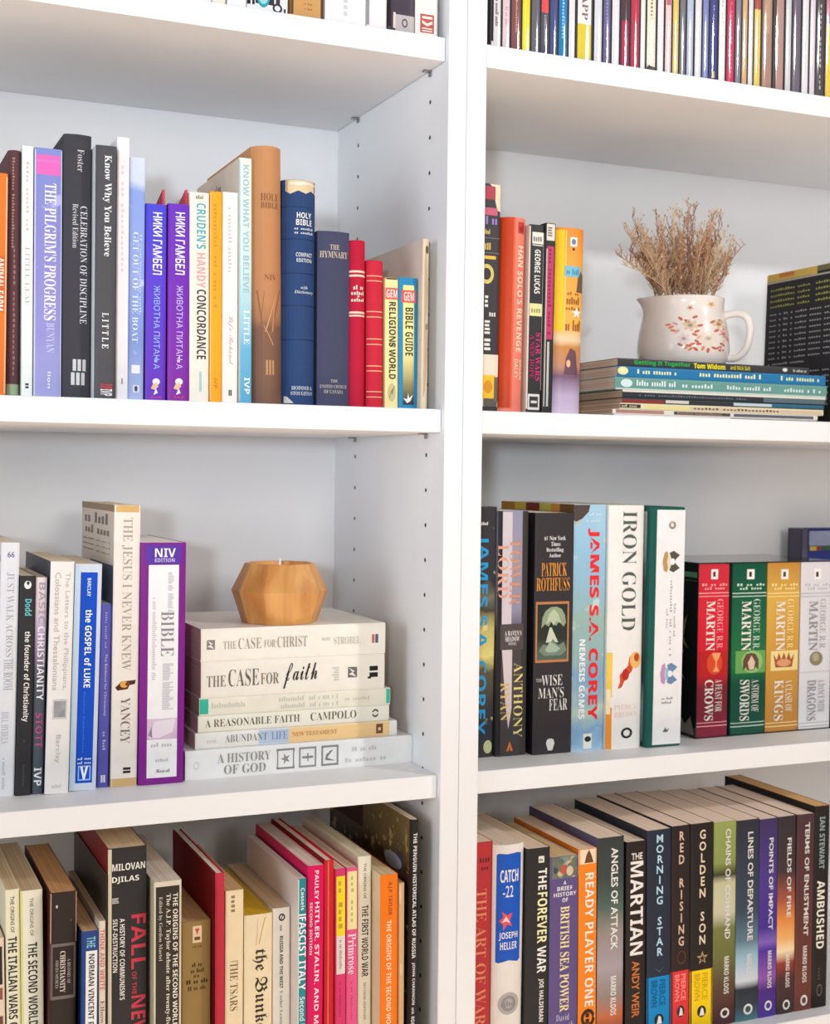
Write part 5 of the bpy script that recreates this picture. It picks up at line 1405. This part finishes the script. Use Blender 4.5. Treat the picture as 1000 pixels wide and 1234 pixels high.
# ------------------------------------------------------------------ green ring binder
db = at_z(801, 900, TOPS['R2']).y + 0.0
binder = None
A1, A2 = at_y(784.5, 905, db), at_y(818.5, 898, db)
B1, B2 = at_y(790.5, 611, db), at_y(826, 611, db)
hb = B1.z - TOPS['R2']
wb = 0.5 * ((A2.x - A1.x) + (B2.x - B1.x)) + 0.55
lean = math.atan(((B1.x + B2.x) - (A1.x + A2.x)) / 2 / hb)
lean = min(lean, 0.03)
binder = thing('ring_binder', 'green ring binder with a white crested spine label', 'binder', ((A1.x + A2.x) / 2 - 0.2, db, TOPS['R2'] + 0.003 + wb / 2 * math.sin(lean)), (0, lean, 0))
GRN = flat((30, 92, 82), 0.35)
mb = MB()
t_ = 0.3
for x0, x1 in ((-wb / 2, -wb / 2 + t_), (wb / 2 - t_, wb / 2)):
    mb.box(x0, x1, 0.12, 17.0, 0, hb, GRN, 0.08)
mb.box(-wb / 2 + .04, wb / 2 - .04, 0, t_, 0.02, hb - .02, GRN, 0.08)
mb.build('cover', binder)
mb = MB()
mb.box(-wb / 2 - 0.03, -wb / 2 - 0.004, 0.9, 16.6, 0.5, hb - 0.5, art([(0, (200, 206, 204)), (.2, (170, 176, 174)), (.32, (90, 92, 92)), (.5, (120, 116, 112)), (.7, (84, 84, 84)), (.82, (190, 204, 206)), (1, (150, 160, 160))], hb, 40.0, .2, .3))
mb.build('cover_insert', binder)
lab = MB()
WL = flat((240, 239, 240), 0.35)
lab.box(-wb / 2 + .6, wb / 2 - .06, -0.03, -0.005, 0.25, hb - 0.3, WL)
cr = MB()
crests = [MB(), MB()]


def bz(py):
    return at_y(805, py, db).z - TOPS['R2']


def lbl(kind, s0, s1, y0, y1, c, o='h', layer=1, to=None):
    vs, fs = shape2d(kind)
    X0, X1 = -wb / 2 + .6, wb / 2 - .06
    out = []
    for u, v in vs:
        if o == 'd':
            s, z_ = s0 + v * (s1 - s0), bz(y0) + u * (bz(y1) - bz(y0))
        else:
            s, z_ = s0 + u * (s1 - s0), bz(y1) + v * (bz(y0) - bz(y1))
        out.append((X0 + s * (X1 - X0), -0.034 - 0.004 * layer, z_))
    (to or cr).add(out, fs, flat(c, 0.4))


for to, y0, main, second, dark in ((crests[0], 664, (190, 150, 90), (226, 220, 200), (90, 84, 72)), (crests[1], 799, (196, 150, 190), (150, 190, 222), (110, 140, 176))):
    lbl([(.1, .1), (0, .5), (.15, .9), (.4, 1), (.5, .8), (.4, .5), (.5, .2), (.4, 0)], .22, .62, y0, y0 + 26, main, to=to)
    lbl([(.2, .1), (.1, .5), (.2, .9), (.6, .9), (.5, .5), (.6, .1)], .36, .7, y0 + 4, y0 + 22, second, layer=2, to=to)
    lbl([(0, .9), (.4, 1), (1, .8), (.6, .6), (.5, .5), (.6, .4), (1, .2), (.4, 0), (0, .1), (.3, .5)], .46, .84, y0, y0 + 26, dark, layer=3, to=to)
    lbl('e', .5, .66, y0 + 9, y0 + 17, (240, 240, 240), layer=4, to=to)
lbl('print26', .52, .6, 700, 792, (176, 174, 178), 'd')
lbl('print16', .66, .74, 728, 768, (176, 174, 178), 'd')
lbl('print8', .4, .46, 734, 758, (206, 150, 150), 'd')
lbl('print7', .3, .7, 840, 843, (120, 118, 120))
lbl('print6', .3, .66, 845, 848, (120, 118, 120))
lbl([(0, 0), (.4, 1), (.6, .4), (1, .8), (.7, 0)], .36, .6, 876, 882, (110, 108, 110))
slab = lab.build('spine_label', binder)
cr.build('small_print', slab)
for q in crests:
    q.build('crest', slab)
mb = MB()
for k, (r0, yy) in enumerate(((0.38, 633),)):
    zc = bz(yy)
    xc = (-wb / 2 + .6 + wb / 2 - .06) / 2 + 0.12
    vs, fs = [], []
    n = 20
    for rr, dy in ((r0, -0.03), (r0, -0.12), (r0 * .62, -0.14), (r0 * .55, -0.02)):
        for i in range(n):
            vs.append((xc + rr * math.cos(2 * math.pi * i / n), dy, zc + rr * math.sin(2 * math.pi * i / n)))
    for q in range(3):
        for i in range(n):
            j = (i + 1) % n
            fs.append((q * n + i, q * n + j, (q + 1) * n + j, (q + 1) * n + i))
    fs.append(tuple(3 * n + i for i in range(n)))
    mb.add(vs, fs, flat((196, 182, 160), 0.3, metal=0.7))
mb.build('finger_ring', binder)
mb = MB()
mb.box(-wb / 2 + t_ + .1, wb / 2 - t_ - .1, 2.4, 15.9, 0.6, hb - 0.9, paper((236, 234, 230)))
mb.build('page_block', binder)

# ------------------------------------------------------------------ slipcase with four thick paperbacks
ds = at_z(860, 889, TOPS['R2']).y
zt2 = TOPS['R2']
xa = at_y(838.0, 889, ds).x
hs = at_y(862, 678, ds).z - zt2
GB = 'matching thick paperbacks in the slipcase'
case_z = zt2 + 0.12
xcur = xa + 0.14
spec4 = [
    ('red thick paperback in the slipcase, goblet picture', 'red', 843.5, 880, 838.5, 877.6, 678, 888.5, [(0, (206, 50, 66)), (.3, (226, 40, 60)), (.62, (214, 36, 54)), (.72, (130, 40, 54)), (1, (140, 44, 66))], (250, 170, 170), 'A FEAST FOR', 'CROWS'),
    ('dark green thick paperback in the slipcase, helmet picture', 'green', 884.5, 924.6, 879.5, 922, 677.5, 885, [(0, (24, 84, 62)), (.3, (28, 100, 70)), (.6, (40, 120, 74)), (.7, (26, 84, 64)), (1, (30, 86, 70))], (206, 226, 206), 'A STORM OF', 'SWORDS'),
    ('golden thick paperback in the slipcase, crown picture', 'gold', 925.6, 965.6, 922.4, 961, 677, 881.5, [(0, (196, 140, 62)), (.2, (222, 176, 80)), (.5, (214, 160, 70)), (.8, (206, 150, 66)), (1, (196, 136, 66))], (252, 226, 160), 'A CLASH OF', 'KINGS'),
    ('white thick paperback in the slipcase, round scaly egg picture', 'white', 966.6, 1006, 962, 998, 676.5, 878, [(0, (222, 218, 222)), (.5, (226, 224, 228)), (1, (232, 230, 232))], (190, 190, 196), 'A DANCE WITH', 'DRAGONS')]
x_end = None
for lab_, kind, tl, tr, bl, br, yt, yb, stops, hi, t1, t2 in spec4:
    dd = ds + 0.12
    wv = 0.5 * ((at_y(tr, yt, dd).x - at_y(tl, yt, dd).x) + (at_y(br, yb, dd).x - at_y(bl, yb, dd).x)) - 0.05
    xl = max(xcur, 0.5 * (at_y(tl, yt, dd).x + at_y(bl, yb, dd).x) if kind != 'red' else xcur)
    xm = xl + wv / 2
    xcur = xl + wv + 0.03
    hbk = hs - 0.26
    rt = thing(PB, lab_, 'book', (xm, dd, case_z), (0, 0, 0), GB)
    bkk = Book(rt, wv, hbk, 10.8, art(stops, hbk, 9.0, .05, .34), pages=(226, 214, 190))
    pm = ((tl + tr) / 2, (bl + br) / 2)

    def zf(py):
        f = (py - yt) / (yb - yt)
        return max(0.02, min(hbk - .02, at_y(pm[0] * (1 - f) + pm[1] * f, py, dd).z - case_z))
    wcol = (244, 236, 226) if kind != 'white' else (150, 150, 154)
    pic = {'red': [('r', .06, .98, 785, 814, (196, 40, 40)), ('e', .3, .8, 786, 813, (226, 80, 50)), ([(.1, 1), (.9, 1), (.7, .7), (.56, .6), (.56, .35), (.8, .1), (.2, .1), (.44, .35), (.44, .6), (.3, .7)], .42, .78, 787, 812, (250, 170, 110))],
           'green': [('r', .1, 1, 784, 811, (110, 170, 90)), ('e', .28, .9, 784, 811, (150, 200, 120)), ([(0, 0), (0, .6), (.2, .95), (.5, 1), (.8, .95), (1, .6), (1, 0), (.8, .2), (.7, 0), (.3, 0), (.2, .2)], .32, .78, 787, 808, (110, 76, 60)), ([(.2, 0), (0, .5), (.5, 1), (1, .5), (.8, 0)], .46, .68, 790, 807, (226, 200, 176))],
           'gold': [('r', .12, .96, 784, 808, (246, 222, 150)), ([(.1, 0), (0, .9), (.16, .5), (.26, 1), (.38, .5), (.5, 1), (.62, .5), (.74, 1), (.84, .5), (1, .9), (.9, 0)], .2, .84, 786, 804, (170, 90, 50)), ('e', .3, .74, 794, 803, (226, 160, 120))],
           'white': [('e', .3, .72, 785, 802, (140, 134, 104)), ('e', .38, .6, 787, 797, (176, 170, 140)), ('r', 0, 1, 809, 810, (206, 204, 210))]}[kind]
    dress(bkk, zf,
          [('r', .4, .62, 686 if kind != 'white' else 685, 698, (246, 240, 236)), ('r', .46, .54, 689, 695, (60, 50, 50)), ('print9', .12, .96, 703, 706, hi), ('print8', .2, .86, 707, 710.5, hi), ('r', 0, 1, 714, 715.2, hi), ('r', 0, 1, 718, 719, hi), ('r', 0, 1, 870, 871, hi), ('r', 0, 1, 874, 875.2, hi)] + pic,
          [('MARTIN', .26, .54, 724, 784, wcol, 'serif', 'd', 'author_lettering'), ('GEORGE R.R.', .6, .8, 722, 783, hi if kind != 'white' else (176, 176, 180), 'serif-', 'd', 'author_lettering'),
           (t1, .58, .8, 819, 858, wcol, 'serif-', 'd'), (t2, .24, .52, 819, 868, wcol, 'serif', 'd')], ())
    bkk.finish()
    x_end = xcur
slip = thing('slipcase', 'black cardboard slipcase with gilt side pattern around four thick paperbacks', 'slipcase', ((xa + x_end) / 2, ds + 6, zt2))
BKC = flat((34, 31, 32), 0.07, spec=0.6)
mb = MB()
ox, oy, oz_ = -(xa + x_end) / 2, -(ds + 6), -zt2
xe = x_end + 0.04


def sbox(x0, x1, y0, y1, z0, z1, m=BKC):
    mb.box(x0 + ox, x1 + ox, y0 + oy, y1 + oy, z0 + oz_, z1 + oz_, m, 0.015)


sbox(xa, xa + .1, ds, ds + 12, zt2 + .005, zt2 + hs)
sbox(xe, xe + .1, ds, ds + 12, zt2 + .005, zt2 + hs)
sbox(xa + .1, xe, ds, ds + 12, zt2 + .005, zt2 + .1)
sbox(xa + .1, xe, ds, ds + 12, zt2 + hs - .1, zt2 + hs)
sbox(xa + .1, xe, ds + 11.9, ds + 12, zt2 + .1, zt2 + hs - .1)
mb.build('case_wall', slip)
mb = MB()


def sside(poly, y0, y1, t0, t1, c):
    vs, fs = shape2d(poly)
    mb.add([(xa - 0.012 + ox, y1 + (y0 - y1) * u + oy, zt2 + hs * (1 - (t1 + (t0 - t1) * v)) + oz_) for u, v in vs], fs, flat(c, .4))


sside('r', ds + .2, ds + 9, .055, .085, (110, 160, 120))
sside('r', ds + .2, ds + 9, .10, .108, (60, 90, 66))
for k, (a, b_) in enumerate([(.3, .52), (.5, .7), (.66, .78)]):
    sside([(0, 0), (.3, .5), (.1, 1), (.5, .6), (.9, 1), (.7, .4), (1, .1), (.5, .3)], ds + 1.5 + k * .5, ds + 4.5 + k * .6, a, b_, (140, 118, 70))
sside([(0, 0), (.2, 1), (.5, .5), (.8, 1), (1, 0)], ds + .3, ds + 3.6, .88, .98, (150, 140, 130))
mb.build('gilt_print', slip)

# dark blue book standing behind the slipcase
dk = ds + 17.0
zt_k = at_y(980, 637, dk).z
xk = at_y(966.5, 640, dk).x
rk = thing(HB, 'dark blue book behind the slipcase, upright against the back panel', 'book', (xk + 2.3, dk, zt2 + 0.003), (0, 0, 0))
hk = zt_k - zt2
mb = MB()
mb.box(-2.3, 12.0, 0, .25, 0, hk, flat((44, 52, 120), 0.4), 0.05)
mb.box(-2.3, 12.0, 2.4, 2.65, 0, hk, flat((44, 52, 80), 0.4), 0.05)
mb.box(-2.3, -2.0, .25, 2.4, 0, hk, flat((84, 84, 96), 0.4), 0.02)
mb.box(-2.3, -1.5, -.02, -.004, .05, hk - .05, flat((90, 88, 98), 0.4))
mb.box(-1.2, 11.8, -.03, -.01, hk - 2.1, hk - .3, flat((150, 160, 186), 0.4))
mb.box(-1.2, 11.8, -.035, -.012, hk - 2.7, hk - 2.1, flat((60, 90, 70), 0.4))
mb.box(-1.1, -0.1, -.05, -.02, hk - 2.7, hk - 2.2, flat((206, 176, 70), 0.4))
mb.box(-.1, .5, -.05, -.02, hk - 2.7, hk - 2.2, flat((150, 50, 50), 0.4))
mb.build('cover', rk)
mb = MB()
mb.box(-1.98, 11.7, .26, 2.39, .3, hk - .3, paper((226, 220, 206)))
mb.build('page_block', rk)

# ------------------------------------------------------------------ disc cases on the top right shelf
GC = 'disc cases on the top right shelf'
ORD = ['first', 'second', 'third', 'fourth', 'fifth', 'sixth', 'seventh', 'eighth', 'ninth', 'tenth', 'eleventh', 'twelfth', 'thirteenth', 'fourteenth', 'fifteenth', 'sixteenth', 'seventeenth', 'eighteenth', 'nineteenth', 'twentieth']
for t_o in ('twenty', 'thirty', 'forty'):
    ORD += [t_o + '-' + w_ for w_ in ORD[:9]] + [{'twenty': 'thirtieth', 'thirty': 'fortieth', 'forty': 'fiftieth'}[t_o]]
c1 = lambda x: 580 + x * .22
c2 = lambda x: 780 + x * .22
discs = [
    (c1(48), c1(110), 'white', (226, 222, 226), [('print18', .4, .75, 0, 32, (70, 66, 70), 'd'), ('r', 0, .22, -80, 50, (46, 40, 44))]),
    (c1(111), c1(158), 'pinkish white', (226, 206, 212), [('print9', .4, .7, 8, 30, (214, 150, 160), 'd')]),
    (c1(159), c1(218), 'brick brown', (136, 84, 84), [('print14', .45, .65, 0, 40, (214, 176, 170), 'd')]),
    (c1(219), c1(269), 'yellow', (236, 222, 40), [('r', .3, .5, -80, 60, (246, 236, 110))]),
    (c1(270), c1(321), 'slate grey', (106, 106, 116), []),
    (c1(322), c1(371), 'charcoal and coral', (86, 88, 100), [('r', .05, .95, -80, 15, (240, 84, 84)), ('print14', .4, .6, 18, 54, (196, 190, 196), 'd')]),
    (c1(372), c1(418), 'navy', (74, 86, 140), []),
    (c1(419), c1(473), 'bright blue', (30, 130, 190), [('print14', .36, .64, -10, 48, (170, 214, 236), 'd')]),
    (c1(474), c1(514), 'plain white', (232, 230, 234), []),
    (c1(516), c1(608), 'wide white and yellow', (240, 236, 236), [('r', 0, 1, 29, 72, (226, 206, 66))]),
    (c1(612), c1(662), 'silvery white', (220, 222, 230), []),
    (c1(663), c1(708), 'dusky violet', (110, 104, 150), [('print14', .4, .6, -10, 50, (176, 170, 206), 'd')]),
    (c1(709), c1(757), 'white', (232, 228, 234), []),
    (c1(758), c1(812), 'dark plum and crimson', (84, 64, 74), [('r', .1, .9, 25, 78, (196, 50, 84))]),
    (c1(813), c1(866), 'crimson', (196, 60, 84), []),
    (c1(867), c1(898), 'white', (234, 232, 228), []),
    (c1(899), c1(957), 'cream with long black print', (238, 234, 208), [('print22', .4, .7, -30, 72, (110, 104, 80), 'd')]),
    (c1(958), c2(90), 'white', (236, 230, 236), []),
    (c2(92), c2(132), 'blush', (232, 206, 206), [('r', .1, .9, -80, 6, (206, 110, 120))]),
    (c2(133), c2(171), 'straw yellow', (226, 200, 110), []),
    (c2(172), c2(209), 'grey', (120, 124, 136), []),
    (c2(210), c2(252), 'pale blue', (186, 196, 222), []),
    (c2(254), c2(296), 'white', (226, 226, 230), []),
    (c2(297), c2(334), 'periwinkle', (130, 140, 196), []),
    (c2(335), c2(383), 'indigo', (70, 76, 140), [('print10', .4, .65, 6, 44, (150, 156, 210), 'd'), ('r', .3, .7, 86, 94, (206, 196, 130))]),
    (c2(385), c2(427), 'white', (240, 238, 238), [('print12', .4, .6, 0, 60, (190, 190, 190), 'd')]),
    (c2(429), c2(476), 'rose red', (214, 60, 100), [('print18', .5, .7, 2, 96, (240, 130, 150), 'd')]),
    (c2(477), c2(512), 'steel grey', (132, 134, 150), []),
    (c2(513), c2(546), 'sandy tan', (216, 176, 130), []),
    (c2(547), c2(577), 'white', (226, 228, 232), []),
    (c2(578), c2(619), 'yellow with rust head', (232, 206, 110), [('r', 0, 1, -80, 11, (176, 90, 80))]),
    (c2(621), c2(683), 'mauve brown', (176, 140, 126), [('r', .3, .8, -80, 40, (196, 160, 130))]),
    (c2(686), c2(747), 'pinkish brown', (186, 150, 142), [('r', 0, .2, -80, 110, (80, 66, 70))]),
    (c2(749), c2(786), 'pale grey', (214, 214, 222), []),
    (c2(788), c2(838), 'purple-grey', (116, 106, 122), []),
    (c2(840), c2(881), 'white', (234, 230, 234), []),
    (c2(883), c2(917), 'lavender white', (226, 216, 228), []),
    (c2(919), c2(967), 'dark grey', (84, 78, 84), [('print16', .4, .6, 5, 110, (196, 190, 196), 'd')]),
    (c2(969), c2(1015), 'yellow with pink head', (236, 206, 90), [('r', 0, 1, -80, 28, (206, 130, 150))]),
    (c2(1016), c2(1060), 'brown', (120, 90, 80), []),
]
ztr = TOPS['TR']
SHELL = flat((60, 54, 58), 0.4, 0.6)
dcd = 1.0
prev = None
HCD = 12.4
for k, (x0, x1, cn, col, P_) in enumerate(discs):
    yb = 52.6 + (0.5 * (x0 + x1) - 592.6) * 0.161
    X0, X1 = at_y(x0, yb, dcd).x, at_y(x1, yb, dcd).x
    wv = X1 - X0 - 0.02
    rt = thing('disc_case', '%s disc case, %s from the left on the top right shelf' % (cn, ORD[k]), 'disc case', ((X0 + X1) / 2, dcd, ztr + .003), (0, 0, 0), GC)
    bb = MB()
    # shell with a softly rounded front
    n = 10
    pr = [(-wv / 2 * math.cos(math.pi * i / n), 0.05 * abs(math.cos(math.pi * i / n)) ** 2.0) for i in range(n + 1)]
    outl = [(-wv / 2, 14.2)] + pr + [(wv / 2, 14.2)]
    m_ = len(outl)
    vs = [(x, y, 0) for x, y in outl] + [(x, y, HCD) for x, y in outl]
    fs = [(i, i + 1, m_ + i + 1, m_ + i) for i in range(m_ - 1)] + [(m_ - 1, 0, m_, 2 * m_ - 1), tuple(range(m_))[::-1], tuple(range(m_, 2 * m_))]
    bb.add(vs, fs, SHELL)
    o = bb.build('case_shell', rt)
    spn = MB()

    def front(x):
        return 0.05 * min(1, abs(2 * x / wv)) ** 2.0

    def zc_(py):
        return max(0.03, min(HCD - .03, at_y((x0 + x1) / 2, py, dcd).z - ztr))

    def putc(kind, s0, s1, za, zb_, c, o_='h', e=0.004):
        vs, fs = shape2d(kind)
        out = []
        for u, v in vs:
            if o_ == 'd':
                s, z_ = s0 + v * (s1 - s0), za - u * (za - zb_)
            else:
                s, z_ = s0 + u * (s1 - s0), zb_ + v * (za - zb_)
            x = (s - .5) * wv * .8
            out.append((x, front(x) - e, z_))
        spn.add(out, fs, flat(c, 0.6, 0.8, spec=0.1))
    putc('r', 0, 1, HCD - .05, 0.05, col)
    for q, pp in enumerate(P_):
        putc(pp[0], pp[1], pp[2], zc_(pp[3]), zc_(pp[4]), pp[5], pp[6] if len(pp) > 6 else 'h', .008 + .004 * q)
    spn.build('spine_card', rt, smooth=True)
    if k == 9:
        tx = MB()
        vs, fs = glyphs('KNAPP', 'serif')
        za, zb_ = zc_(-30), zc_(24)
        tx.add([((.3 + v * .45 - .5) * wv * .8, front((.3 + v * .45 - .5) * wv * .8) - .03, za - u * (za - zb_)) for u, v in vs], fs, flat((120, 100, 96), .4))
        tx.build('title_lettering', rt)

# small black clip on the shelf edge in front of the disc cases
pc = at_z(784.5, 82, ztr)
pc = at_y(784.5, 82.5, 0.85)
clip = MB()
clip.box(-.42, .42, -.1, .1, 0, .3, flat((36, 32, 34), .4), .05)
clip.box(-.3, .1, -.06, .06, .3, .42, flat((36, 32, 34), .4), .02)
o = clip.build('cable_clip', None, loc=(pc.x, 0.86, ztr + .003))
tag(o, 'tiny black clip lying on the shelf edge in front of the cream disc case', 'clip')
